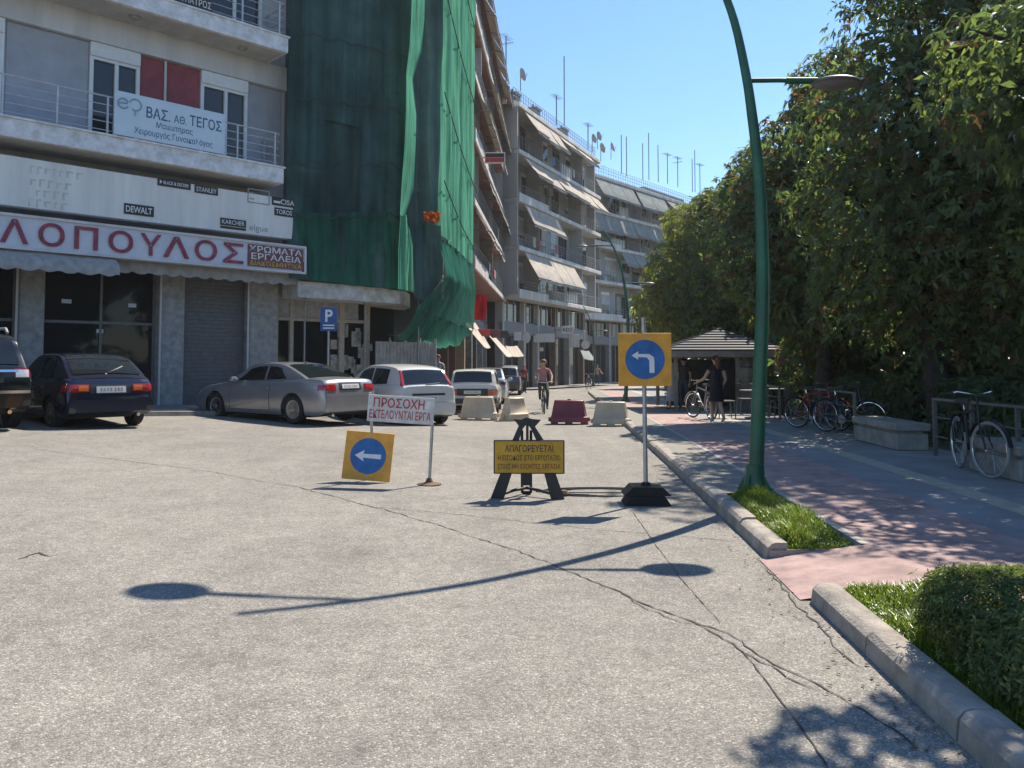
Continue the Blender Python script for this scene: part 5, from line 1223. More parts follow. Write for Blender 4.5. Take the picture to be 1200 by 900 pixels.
# dark blue hatchback
S = dict(L=4.0, W=1.69, wb=2.5, ax=-1.22, r=.3, clear=.24, top=[(-2.0, .6), (-1.96, .84), (-1.82, .95), (-1.2, .95), (.3, .9), (.9, .89), (1.5, .8), (1.88, .68), (2.0, .52)],
         arch=[(-1.9, .93), (-1.55, 1.13), (-1.15, 1.33), (-.75, 1.40), (-.2, 1.41), (.25, 1.38), (.6, 1.2), (1.1, .9)], rear_glass=[.06, .34], front_glass=[.73, .97], side=[(-1.05, -.45, .1, 0), (-.37, .8, 0, -.5)],
         tail=(.42, .8, .7, .84), tail2=(.44, .62, .72, .82), plate=(0, .68, .8), plate_recess=(.36, .66, .83), bumper=(.3, .56), bump_out=.075, doors=[(-.9, -.42), (-.4, .7)], mirror=.7, spokes=8, end=.14, gb=.88, gt=.68, rimm=M['alloy'], wiper=((-1.8, 1.02), (-1.55, 1.17)), exhaust=-.5, trim=.52)
p, a = place(157, 498, 46, S['ax'], S['W'], -1)
car(p, a, 'dark blue hatchback parked left of the silver coupe', GC, PT['navy'], S)
# black SUV at the left edge
S = dict(L=4.6, W=1.84, wb=2.65, ax=-1.3, r=.36, clear=.3, top=[(-2.3, .8), (-2.26, 1.02), (-2.18, 1.08), (-1.2, 1.08), (.3, 1.04), (1.0, 1.03), (1.7, .98), (2.15, .86), (2.3, .65)],
         arch=[(-2.22, 1.06), (-2.05, 1.3), (-1.85, 1.58), (-1.4, 1.67), (-.5, 1.71), (.1, 1.68), (.55, 1.45), (1.1, 1.04)], rear_glass=[.04, .26], front_glass=[.73, .97], side=[(-1.9, -1.2, .12, 0), (-1.12, -.35, 0, 0), (-.27, .8, 0, -.5)],
         tail=(.62, .88, .9, 1.06), tail3=(.64, .86, .91, 1.04), plate=(0, .84, .96), plate_recess=(.4, .82, .99), bumper=(.42, .68), bump_out=.06, doors=[(-.9, -.38), (-.36, .72)], mirror=.72, spokes=6, end=.14, gb=.9, gt=.7, rails=(-1.7, .1), garnish=(.62, 1.0, 1.04), bumper_strip=.66, stripm=M['chrome'], exhaust=-.5)
p, a = place(14, 500, 46, S['ax'], S['W'], -1)
car(p, a, 'black sport utility car cut off by the left edge', GC, PT['black'], S)
# old white saloon behind the barriers
S = dict(L=4.1, W=1.62, wb=2.45, ax=-1.25, r=.29, clear=.22, top=[(-2.05, .72), (-2.03, .9), (-1.98, .93), (-1.2, .93), (.3, .88), (.9, .86), (1.6, .8), (2.0, .74), (2.05, .55)],
         arch=[(-1.95, .92), (-1.78, 1.15), (-1.6, 1.33), (-1.1, 1.38), (-.5, 1.39), (.1, 1.37), (.5, 1.2), (.95, .87)], rear_glass=[.05, .27], front_glass=[.73, .97], side=[(-1.4, -.42, .08, 0), (-.35, .72, 0, -.42)],
         tail=(.5, .78, .62, .8), tail2=(.66, .77, .63, .79), plate=(0, .66, .76), plate_recess=(.78, .86, .9), bumper=(.36, .52), bumperm=M['black'], bump_out=.08, lower_black=.5, doors=[(-.9, -.38), (-.36, .65)], mirror=.62, mirrorm=M['black'], spokes=8, end=.06, pw=8, gb=.93, gt=.78)
S['plate_recess'] = (.48, .6, .82)
p, a = place(581, 485, -1, S['ax'], S['W'], -1); p = p + Vector((0, 0, 0))
car(p, a, 'old boxy white car with a black bumper behind the leftmost barrier', GC, PT['oldwhite'], S)
S = dict(L=4.45, W=1.74, wb=2.65, ax=-1.3, r=.31, clear=.2, top=[(-2.22, .62), (-2.18, .92), (-2.05, 1.02), (-1.5, 1.03), (-.9, .98), (.3, .93), (1.0, .92), (1.7, .84), (2.1, .72), (2.22, .55)],
         arch=[(-1.75, 1.0), (-1.35, 1.22), (-.9, 1.40), (-.35, 1.45), (.1, 1.44), (.4, 1.36), (.75, 1.15), (1.1, .92)], rear_glass=[.05, .3], front_glass=[.68, .97], side=[(-1.1, -.4, .2, 0), (-.32, .75, 0, -.45)],
         tail=(.5, .8, .78, .95), plate=(0, .78, .89), bumper=(.3, .6), bump_out=.04, doors=[(-.9, -.42), (-.4, .75)], mirror=.66, spokes=7, end=.17, gb=.87, gt=.67)
p, a = place(592, 473, -1, S['ax'], S['W'], -1)
car(p, a, 'silver saloon parked in front of the old boxy white car', GC, PT['lightsilver'], S)
S = dict(L=4.5, W=1.8, wb=2.65, ax=-1.3, r=.35, clear=.28, top=[(-2.25, .75), (-2.2, .98), (-2.12, 1.04), (-1.2, 1.04), (.3, 1.0), (1.0, .98), (1.7, .92), (2.1, .82), (2.25, .62)],
         arch=[(-2.15, 1.02), (-1.98, 1.25), (-1.75, 1.52), (-1.3, 1.6), (-.5, 1.63), (.1, 1.6), (.55, 1.38), (1.1, .99)], rear_glass=[.05, .26], front_glass=[.73, .97], side=[(-1.8, -1.2, .12, 0), (-1.12, -.35, 0, 0), (-.27, .8, 0, -.5)],
         tail=(.6, .84, .85, 1.02), plate=(0, .8, .92), bumper=(.4, .66), doors=[(-.9, -.38), (-.36, .72)], mirror=.72, spokes=6, end=.14, gb=.89, gt=.7, cabin_paint=PT['lightsilver'])
p, a = place(609, 463, -2, S['ax'], S['W'], -1)
car(p, a, 'dark grey estate with a pale roof, farthest of the parked cars', GC, PT['grey'], S)

# ------------------------------------------------------------------ bicycles
M['frameblue'] = mat('dark_blue_frame', (.02, .035, .08), .3, .2, .1); M['framered'] = mat('red_frame', (.3, .03, .03), .3, .2, .1); M['framegrey'] = mat('grey_frame', (.25, .26, .27), .3, .4, .1)
M['tyregrey'] = mat('pale_worn_tyre', (.3, .3, .29), .8, 0, .1)
def bicycle(loc, rz, label, group, frame, tyre=None, steer=0.0, lean=0.0, basket=False, s=1.0):
    root = empty('bicycle', loc, rz, label, 'bicycle', group); root.rotation_euler = (lean, 0, rz); root.scale = (s, s, s)
    Rw = .34; xr_, xf = -.5, .55; cs, sn = math.cos(steer), math.sin(steer)
    hd = Vector((.36, 0, .78))
    def st(p): p = Vector(p) - hd; return Vector((p.x * cs - p.y * sn, p.x * sn + p.y * cs, p.z)) + hd
    for xw, f in ((xr_, lambda p: Vector(p)), (xf, st)):
        q = MB(); pts = [(xw + Rw * .955 * math.cos(t), 0, Rw + Rw * .955 * math.sin(t)) for t in [2 * math.pi * k / 36 for k in range(37)]]; q.tube([f(p) for p in pts], .018, 8, 0, False); wo = q.build('wheel', tyre or M['rubber'], root, 60)
        q = MB(); q.tube([f((xw + Rw * .9 * math.cos(t), 0, Rw + Rw * .9 * math.sin(t))) for t in [2 * math.pi * k / 36 for k in range(37)]], .012, 6, 0, False)
        q.tube([f((xw, -.05, Rw)), f((xw, .05, Rw))], .022, 8); q.build('rim', M['chrome'], wo, 60)
        q = MB()
        for k in range(18): t = 2 * math.pi * k / 18; q.tube([f((xw, .03 * (-1) ** k, Rw)), f((xw + Rw * .89 * math.cos(t + .12), 0, Rw + Rw * .89 * math.sin(t + .12)))], .0025, 3)
        q.build('spokes', M['steel'], wo)
        q = MB(); a0, a1 = (25, 190) if xw < 0 else (10, 165); P = [[f((xw + (Rw + .03) * math.cos(R(a)), y, Rw + (Rw + .03) * math.sin(R(a)))) for y in (-.03, 0, .03)] for a in range(a0, a1, 10)]; q.grid(P, 0, (0, 0, -.003)); q.build('mudguard', frame, root, 60)
    bb = (-.05, 0, .29); se = (-.2, 0, .78); ht = (.36, 0, .82); hb = (.39, 0, .68)
    q = MB(); q.tube([bb, se], .018, 8); q.tube([bb, hb], .02, 8); q.tube([(-.19, 0, .74), ht], .018, 8); q.tube([ht, hb], .022, 8)
    for y in (-.05, .05): q.tube([bb, (xr_, y, Rw)], .011, 6); q.tube([(-.19, y * .3, .74), (xr_, y, Rw)], .01, 6)
    q.build('frame', frame, root, 60)
    q = MB()
    for y in (-.05, .05): q.tube([st((.395, y * .5, .68)), st((xf, y, Rw))], .012, 6)
    q.tube([st(ht), st((.34, 0, .98))], .015, 8); fo = q.build('fork', frame, root, 60)
    q = MB(); q.tube([st((.2, -.29, 1.0)), st((.3, -.22, 1.03)), st((.36, -.06, 1.0)), st((.36, .06, 1.0)), st((.3, .22, 1.03)), st((.2, .29, 1.0))], .012, 8); ho = q.build('handlebar', M['chrome'], root, 60)
    for y in (-.27, .27): q = MB(); q.tube([st((.2, y * 1.07, 1.0)), st((.27, y * .93, 1.015))], .018, 8); q.build('grip', M['black'], ho, 60)
    q = MB(); q.tube([se, (-.225, 0, .88)], .014, 8); q.build('seat_post', M['chrome'], root, 60)
    q = MB(); prof = [(-.36, .085), (-.3, .1), (-.2, .075), (-.08, .03), (0.0, .018)]; q.grid([[Vector((x, -w_, .89)), Vector((x, -w_ * .6, .925)), Vector((x, 0, .93)), Vector((x, w_ * .6, .925)), Vector((x, w_, .89))] for x, w_ in prof], 0, (0, 0, -.03)); q.build('saddle', M['black'], root, 60)
    q = MB(); q.lathe([(.09, -.055), (.09, -.05)], 20, bb, 'y'); q.tube([(-.05, -.07, .29), (-.05, -.075, .12), (-.05, -.16, .12)], .01, 6); q.tube([(-.05, .07, .29), (-.05, .075, .46), (-.05, .16, .46)], .01, 6); q.tube([(-.05, -.053, .375), (xr_, -.053, .38)], .005, 4); q.tube([(-.05, -.053, .205), (xr_, -.053, .3)], .005, 4); q.build('crankset', M['steel'], root, 40)
    q = MB(); q.span(-.68, -.3, -.06, .06, .72, .735); q.tube([(-.62, -.06, .72), (xr_, -.06, .36)], .006, 5); q.tube([(-.62, .06, .72), (xr_, .06, .36)], .006, 5); q.build('carrier', M['black'], root)
    if basket:
        q = MB(); P = [[st((.5 + a * .15, b * .17, .74 + .24 * z)) for (a, b) in ((-1, -1), (1, -1), (1, 1), (-1, 1), (-1, -1))] for z in (0, .5, 1)]; q.grid(P); q.build('basket', M['darkrail'], root)
    return root
BK = 'bicycles leaning on the park railing'
bp = spot(1117, 549, KH); bq = spot(1160, 558, KH); bc = (bp + bq) / 2; d = (bp - bq); d.z = 0
bicycle(bc + Vector((0, 0, 0)), R(76) + math.pi, 'black bicycle with pale tyres parked against the right railing', BK, M['black'], M['tyregrey'], .35, 0)
for k, (u, v, hd, fr, lb) in enumerate(((957, 503, -58, 'framered', 'reddish bicycle in the shade by the far railing'), (992, 508, -62, 'frameblue', 'blue bicycle leaning at the right end of the far railing'))):
    bicycle(spot(u, v, KH), R(hd), lb, BK, M[fr], None, .3 * k, R(4))
bicycle(spot(690, 456, KH), R(70), 'small parked bicycle at the foot of the farthest lamp post', BK, M['black'])

# ------------------------------------------------------------------ scooters and motorbikes by the long block
def motorbike(loc, rz, label, paint):
    root = empty('motorbike', loc, rz, label, 'motorbike', 'motorbikes parked before the long block')
    for x in (-.65, .68):
        q = MB(); q.lathe([(.17, -.05), (.27, -.06), (.31, -.03), (.31, .03), (.27, .06), (.17, .05)], 22, (x, 0, .31), 'y'); wo = q.build('wheel', M['rubber'], root, 50); q = MB(); q.lathe([(.18, -.03), (.04, -.045), (.04, .045), (.18, .03)], 16, (x, 0, .31), 'y'); q.build('rim', M['alloy'], wo, 40)
    q = MB(); q.lathe([(.0, -.3), (.14, -.2), (.17, 0), (.13, .22), (0, .3)], 12, (.12, 0, .86), 'x'); q.build('tank', paint, root, 60)
    q = MB(); q.span(-.72, -.1, -.13, .13, .78, .87, 0, .04); q.build('seat', M['black'], root)
    q = MB(); q.span(-.2, .3, -.17, .17, .3, .66, 0, .06); q.tube([(-.65, .12, .31), (-.1, .14, .4)], .045, 8); q.build('engine', M['darkrail'], root)
    q = MB(); q.tube([(.68, -.08, .31), (.42, -.08, 1.0)], .025, 8); q.tube([(.68, .08, .31), (.42, .08, 1.0)], .025, 8); q.tube([(.3, -.36, 1.06), (.42, -.1, 1.02), (.42, .1, 1.02), (.3, .36, 1.06)], .018, 8); q.build('handlebar', M['chrome'], root, 50)
    q = MB(); q.lathe([(.0, -.06), (.09, -.04), (.1, .03), (0, .05)], 14, (.56, 0, .93), 'x'); q.build('headlight', M['clearlamp'], root, 50)
    q = MB(); q.span(-.95, -.6, -.09, .09, .6, .72, 0, .03); q.build('tail', paint, root)
    return root
for k, (u, v, rz, m_, lb) in enumerate(((600, 460, 200, 'framegrey', 'motorbike right beside the farthest parked car'), (653, 452, 120, 'frameblue', 'leftmost motorbike of the row before the long block'), (663, 451, 120, 'framered', 'second motorbike of the row before the long block'), (672, 450, 118, 'framegrey', 'third motorbike of the row before the long block'), (681, 449, 115, 'black', 'rightmost motorbike of the row before the long block'))):
    motorbike(spot(u, v), R(rz), lb, M[m_])
# ------------------------------------------------------------------ people
M['skin'] = mat('skin', (.5, .29, .2), .55, 0, .06, 4); M['hair'] = mat('dark_hair', (.03, .022, .018), .7, 0, .2, 20); M['hairred'] = mat('reddish_hair', (.2, .06, .025), .7, 0, .2, 20)
def cloth(n, c): return mat('cloth_' + n, c, .85, 0, .12, 6)
CL = dict(black=cloth('black', (.015, .015, .018)), pink=cloth('faded_pink', (.42, .2, .2)), olive=cloth('dark_olive', (.06, .055, .045)), red=cloth('red', (.32, .02, .035)), grey=cloth('pale_grey', (.4, .38, .38)), white=cloth('white', (.6, .6, .6)), denim=cloth('denim', (.05, .07, .12)), beige=cloth('beige', (.4, .33, .26)))
SPEC = dict(pelvis=.13, waist=.115, chest=.135, neck0=.075, neck=.05, head0=.07, head1=.098, head2=.075, hipL=.095, kneeL=.06, ankL=.04, toeL=.032, hipR=.095, kneeR=.06, ankR=.04, toeR=.032, shL=.062, elL=.042, wrL=.03, haL=.026, shR=.062, elR=.042, wrR=.03, haR=.026)
BONES = [('pelvis', 'waist'), ('waist', 'chest'), ('chest', 'neck0'), ('neck0', 'neck'), ('neck', 'head0'), ('head0', 'head1'), ('head1', 'head2'), ('pelvis', 'hipL'), ('hipL', 'kneeL'), ('kneeL', 'ankL'), ('ankL', 'toeL'), ('pelvis', 'hipR'), ('hipR', 'kneeR'), ('kneeR', 'ankR'), ('ankR', 'toeR'), ('neck0', 'shL'), ('shL', 'elL'), ('elL', 'wrL'), ('wrL', 'haL'), ('neck0', 'shR'), ('shR', 'elR'), ('elR', 'wrR'), ('wrR', 'haR')]
STAND = dict(pelvis=(0, 0, .95), waist=(0, .01, 1.1), chest=(0, .01, 1.27), neck0=(0, -.01, 1.43), neck=(0, .0, 1.5), head0=(0, .015, 1.56), head1=(0, .015, 1.64), head2=(0, .01, 1.71),
             hipL=(-.09, 0, .88), kneeL=(-.1, .02, .49), ankL=(-.11, -.02, .08), toeL=(-.12, .12, .03), hipR=(.09, 0, .88), kneeR=(.1, .02, .49), ankR=(.11, -.02, .08), toeR=(.12, .12, .03),
             shL=(-.185, -.01, 1.4), elL=(-.23, -.02, 1.12), wrL=(-.22, .06, .9), haL=(-.22, .09, .82), shR=(.185, -.01, 1.4), elR=(.23, -.02, 1.12), wrR=(.22, .06, .9), haR=(.22, .09, .82))
def person(loc, rz, label, pose, parts, h=1.7, hair='hair', cap=None, skirt=None, long_hair=False):
    """one skinned body; faces take the clothing of the nearest bone. Faces +Y before turning"""
    J = {k: Vector(v) for k, v in {**STAND, **pose}.items()}; k_ = h / 1.76
    bm = bmesh.new(); lay = bm.verts.layers.skin.verify(); vv = {}
    for n, p in J.items():
        v = bm.verts.new(p); r_ = SPEC[n]; v[lay].radius = (r_, r_ * (.75 if n in ('chest', 'waist', 'neck0') else 1)); v[lay].use_root = n == 'pelvis'; vv[n] = v
    for a, b in BONES: bm.edges.new((vv[a], vv[b]))
    me = bpy.data.meshes.new('b'); bm.to_mesh(me); bm.free(); t = bpy.data.objects.new('b', me); COL.objects.link(t)
    t.modifiers.new('s', 'SKIN').use_smooth_shade = True; sd = t.modifiers.new('d', 'SUBSURF'); sd.levels = 2; sd.render_levels = 2
    bpy.context.view_layer.update(); body = bpy.data.meshes.new_from_object(t.evaluated_get(bpy.context.evaluated_depsgraph_get())); bpy.data.objects.remove(t); bpy.data.meshes.remove(me)
    root = empty('person', loc, rz, label, 'person'); root.scale = (k_, k_, k_)
    body.name = 'person_body'; names = sorted(set(parts.values()) | {'skin'}); idx = {n: i for i, n in enumerate(names)}; body.materials.clear()
    for n in names: body.materials.append(CL[n] if n in CL else M[n])
    def kind(c):
        best = None
        for a, b in BONES:
            A, B = J[a], J[b]; d = B - A; u = max(0, min(1, (c - A).dot(d) / max(1e-6, d.length_squared))); dist = (c - A - d * u).length / (.5 * (SPEC[a] + SPEC[b]))
            if best is None or dist < best[0]: best = (dist, a, b, u)
        _, a, b, u = best
        if b in ('waist', 'chest', 'neck0'): return 'top'
        if b in ('shL', 'shR'): return 'top'
        if b in ('elL', 'elR'): return 'sleeve' if u < .45 else 'arm'
        if b in ('hipL', 'hipR') or a == 'pelvis': return 'bottom'
        if b in ('kneeL', 'kneeR'): return 'bottom' if u < .55 else 'shin'
        if b in ('ankL', 'ankR'): return 'shin'
        if b in ('toeL', 'toeR'): return 'shoe'
        return 'head'
    for f in body.polygons:
        f.use_smooth = True; f.material_index = idx[parts.get(kind(f.center), 'skin')]
    link(bpy.data.objects.new('body', body), root)
    # hair cap over the skull, nose and ears kept small
    H1, H2 = J['head1'], J['head2']; ax = (H2 - J['head0']).normalized(); q = MB(); rows = []
    fw = Vector((0, 1, 0)); 
    for i in range(7):
        th = math.pi * .5 * i / 6
        rows.append([H1 + Vector((0, -.012, .012)) + (Vector((math.cos(t), math.sin(t), 0)) * .108 * math.sin(th) + Vector((0, 0, 1)) * .108 * math.cos(th)) + Vector((0, 0, -.05 * max(0, -math.sin(t)) * (i / 6))) for t in [2 * math.pi * j / 16 for j in range(17)]])
    q.grid(rows); q.build('cap' if cap else 'hair', CL[cap] if cap else M[hair], root, 60)
    if long_hair: q = MB(); q.tube([H1 + Vector((0, -.06, .04)), H1 + Vector((0, -.1, -.08)), H1 + Vector((0, -.1, -.24))], [.07, .075, .03], 10); q.build('hair', M[hair], root, 60)
    q = MB(); q.tube([H1 + Vector((0, .085, .0)), H1 + Vector((0, .118, -.03)), H1 + Vector((0, .09, -.04))], [.008, .016, .012], 8); q.build('nose', M['skin'], root, 60)
    for s in (-1, 1):
        q = MB(); q.tube([H1 + Vector((s * .092, 0, .02)), H1 + Vector((s * .104, -.01, -.02))], [.018, .014], 8); q.build('ear', M['skin'], root, 60)
        q = MB(); q.lathe([(0, -.008), (.011, 0), (0, .008)], 8, H1 + Vector((s * .035, .092, .012)), 'y'); q.build('eye', M['hair'], root, 60)
    q = MB(); q.tube([H1 + Vector((-.028, .078, -.062)), H1 + Vector((0, .088, -.064)), H1 + Vector((.028, .078, -.062))], [.005, .008, .005], 6); q.build('mouth', mat('lips', (.35, .12, .1), .5), root, 60)
    for s in (-1, 1):
        q = MB(); w_ = J['haL' if s < 0 else 'haR']; v = J['wrL' if s < 0 else 'wrR']; d = (w_ - v).normalized(); sd_ = d.cross(Vector((0, 0, 1))); sd_ = sd_.normalized() if sd_.length > .1 else Vector((1, 0, 0))
        for k in range(4):
            b = w_ + sd_ * (k - 1.5) * .016; q.tube([b - d * .01, b + d * .045, b + d * (.075 + .01 * (k in (1, 2))) + Vector((0, 0, -.018))], [.0095, .009, .007], 6)
        q.tube([w_ + sd_ * .03 - d * .03, w_ + sd_ * .05 + d * .02], [.011, .008], 6)
        q.build('hand', M['skin'], root, 60)
    if skirt:
        q = MB(); m_, ztop, zbot, r0, r1 = skirt; q.lathe([(r0, ztop), (r0 * 1.1, (ztop + zbot) / 2), (r1, zbot), (r1 - .01, zbot)], 20, (0, 0, 0)); q.v = [(p[0], p[1] * .75, p[2]) for p in q.v]; q.build('dress', CL[m_], root, 60)
    return root
# woman riding towards us
cp = spot(637, 484); 
bicycle(cp, R(-90), 'bicycle ridden by the cyclist coming down the road', 'bicycles being ridden or pushed', M['black'], None, 0, 0, False, 1.0)
RIDE = dict(pelvis=(0, -.24, 1.0), waist=(0, -.2, 1.14), chest=(0, -.13, 1.29), neck0=(0, -.08, 1.43), neck=(0, -.05, 1.5), head0=(0, -.02, 1.56), head1=(0, -.01, 1.64), head2=(0, -.01, 1.71), hipL=(-.09, -.2, .95), kneeL=(-.13, .12, .66), ankL=(-.12, -.04, .2), toeL=(-.12, .1, .14), hipR=(.09, -.2, .95), kneeR=(.13, .2, .82), ankR=(.12, -.0, .48), toeR=(.12, .14, .46),
            shL=(-.18, -.1, 1.4), elL=(-.27, .04, 1.2), wrL=(-.25, .2, 1.07), haL=(-.25, .25, 1.04), shR=(.18, -.1, 1.4), elR=(.27, .04, 1.2), wrR=(.25, .2, 1.07), haR=(.25, .25, 1.04))
person(cp, math.pi, 'cyclist in a faded pink top riding towards the barriers', RIDE, dict(top='pink', sleeve='pink', bottom='olive', shin='olive', shoe='black'), 1.76, 'hairred')
# woman pushing a bicycle on the bike lane
wp = spot(840, 496, KH)
WALK = dict(hipL=(-.09, 0, .88), kneeL=(-.1, .1, .5), ankL=(-.1, .02, .1), toeL=(-.1, .16, .04), kneeR=(.09, -.04, .49), ankR=(.1, -.2, .13), toeR=(.1, -.08, .04), elL=(-.29, .1, 1.15), wrL=(-.36, .32, 1.06), haL=(-.38, .38, 1.04), elR=(.24, -.06, 1.12), wrR=(.24, .1, .96), haR=(.24, .15, .9))
person(wp, R(14), 'woman in a black dress and cap pushing her bicycle along the bike lane', WALK, dict(top='black', bottom='black', shoe='white'), 1.64, 'hairred', 'black', ('black', 1.02, .56, .17, .2), True)
bicycle(spot(824, 491, KH), R(90 + 12), 'bicycle pushed by the woman in the black dress', 'bicycles being ridden or pushed', M['framegrey'], None, .2)
person(spot(614, 461), R(200), 'person in a red top standing by the motorbike behind the cyclist', dict(), dict(top='red', sleeve='red', bottom='olive', shin='olive', shoe='black'), 1.72, 'hairred')
person(spot(514, 484) + Vector((-.3, 3.0, .15)), R(170), 'person in a pale grey shirt standing behind the white hatchback', dict(), dict(top='grey', sleeve='grey', bottom='denim', shin='denim', shoe='black'), 1.7, 'hair')
person(spot(788, 480, KH), R(20), 'person in a long pale grey dress by the left end of the kiosk', dict(), dict(top='grey', sleeve='grey', bottom='grey', shoe='black'), 1.66, 'hair', None, ('grey', 1.0, .3, .17, .24))
person(spot(802, 478, KH), R(150), 'person in dark clothes standing in the shade under the kiosk roof', dict(), dict(top='olive', sleeve='olive', bottom='denim', shin='denim', shoe='black'), 1.7)
person(spot(700, 452, KH), R(180), 'small figure in beige on the pink lane near the farthest lamp', WALK, dict(top='beige', sleeve='beige', bottom='denim', shin='denim', shoe='white'), 1.7)
# ------------------------------------------------------------------ kiosk with a hipped tile roof
M['kioskroof'] = mat('grey_roof_slats', (.055, .055, .06), .6, 0, .18, 6); M['kioskwood'] = mat('pale_kiosk_beam', (.2, .19, .175), .7, 0, .15, 5); M['kioskdark'] = mat('dark_kiosk_panel', (.04, .04, .042), .7, 0, .2, 4)
kp = spot(858, 482, KH); kp.y += 1.5; s_ = kp.y / F_PX
ki = empty('kiosk', kp, -ROADA + R(2), 'open kiosk with a grey hipped slat roof in the shade of the trees', 'kiosk')
ze = EYE + (426 - 412) * s_ - kp.z; zp = EYE + (426 - 384) * s_ - kp.z
xa, xb, ya, yb = -73 * s_, 62 * s_, -1.9, 2.4
q = MB(); rid0, rid1 = (xa + 2.2, .2), (xb - 1.9, .2)
def course(n):
    for k in range(n):
        t0, t1 = k / n, (k + 1.12) / n; t1 = min(t1, 1)
        def cor(t): return [Vector((xa + (rid0[0] - xa) * t, ya + (rid0[1] - ya) * t, ze + (zp - ze) * t)), Vector((xb + (rid1[0] - xb) * t, ya + (rid1[1] - ya) * t, ze + (zp - ze) * t)), Vector((xb + (rid1[0] - xb) * t, yb + (rid0[1] - yb) * t, ze + (zp - ze) * t)), Vector((xa + (rid0[0] - xa) * t, yb + (rid0[1] - yb) * t, ze + (zp - ze) * t))]
        A, B = cor(t0), cor(t1); up = Vector((0, 0, .045))
        for i in range(4): j = (i + 1) % 4; q.quad(A[i] + up, A[j] + up, B[j], B[i]); q.quad(A[i], A[j], A[j] + up, A[i] + up)
course(9); q.build('roof', M['kioskroof'], ki)
q = MB()
for (x0, x1, y0, y1) in ((xa, xb, ya + .02, ya + .1), (xa + .02, xa + .1, ya + .1, yb), (xb - .1, xb - .02, ya + .1, yb), (xa, xb, yb - .1, yb)): q.span(x0, x1, y0, y1, ze - .2, ze - .005)
q.build('fascia', M['kioskwood'], ki)
for x in (xa + .35, 7 * s_, xb - .3):
    for y in (ya + .3, yb - .3): q = MB(); q.span(x - .055, x + .055, y - .055, y + .055, 0, ze - .2); q.build('post', M['kioskwood'], ki)
q = MB(); q.span(xa + .6, xb - .3, 1.6, 1.75, 0, ze - .25); q.build('back_panel', M['kioskdark'], ki)
q = MB(); q.span(.9, xb - .5, -.6, .1, 0, .85, 0, .02); q.span(.8, xb - .4, -.7, .2, .85, .9, 0, .01); q.build('counter', M['kioskdark'], ki)
# small lantern-topped pillar by the counter, tables and chairs in the shade
lp_ = ki.matrix_world @ Vector((0, 0, 0)); 
o = empty('garden_lantern', kp + Vector((19 * s_, -1.2, 0)), 0, 'stone lantern with a pointed hood beside the kiosk post', 'lantern')
q = MB(); q.span(-.16, .16, -.16, .16, 0, .9, 0, .02); q.build('base', M['plinth'], o); q = MB(); q.lathe([(.16, .9), (.2, 1.0), (.2, 1.35), (.14, 1.4)], 8); q.build('body', M['plinth'], o); q = MB(); q.lathe([(.34, 1.4), (.3, 1.46), (.14, 1.62), (.03, 1.8), (0, 1.84)], 8); q.build('hood', M['plinth'], o)
def cafe_table(x, y, label):
    o = empty('cafe_table', Vector((x, y, gz(x, y) + KH)), 0, label, 'table', 'cafe tables by the kiosk'); q = MB(); q.lathe([(.36, .72), (.36, .75), (0, .752)], 18); q.build('top', M['kioskwood'], o); q = MB(); q.tube([(0, 0, .02), (0, 0, .72)], .035, 8); q.lathe([(.24, 0), (.22, .03), (.03, .04)], 14); q.build('leg', M['black'], o, 40)
def cafe_chair(x, y, rz, label):
    o = empty('cafe_chair', Vector((x, y, gz(x, y) + KH)), rz, label, 'chair', 'dark chairs by the kiosk'); q = MB(); q.box((0, 0, .45), (.44, .44, .05), 0, None, .015); q.build('seat', M['black'], o)
    q = MB(); q.box((0, -.21, .72), (.44, .04, .36), 0, Matrix.Rotation(.1, 3, 'X'), .015); q.build('backrest', M['black'], o)
    for sx in (-1, 1):
        for sy in (-1, 1): q = MB(); q.tube([(sx * .19, sy * .19, .44), (sx * .21, sy * .22, 0)], .016, 6); q.build('leg', M['darkrail'], o)
for k, (u, v, lb) in enumerate(((883, 490, 'cafe table nearest the lamp post, in the shade by the kiosk'), (905, 486, 'cafe table right of the lamp post in the shade'), (812, 476, 'cafe table in the shade behind the pushed bicycle'))):
    p = spot(u, v, KH); cafe_table(p.x, p.y, lb)
    cafe_chair(p.x - .75, p.y, R(-90), 'dark chair on the left of the ' + lb.replace(', in the shade by the kiosk', '').replace(' in the shade', '')); cafe_chair(p.x + .75, p.y + .1, R(90), 'dark chair on the right of the ' + lb.replace(', in the shade by the kiosk', '').replace(' in the shade', ''))

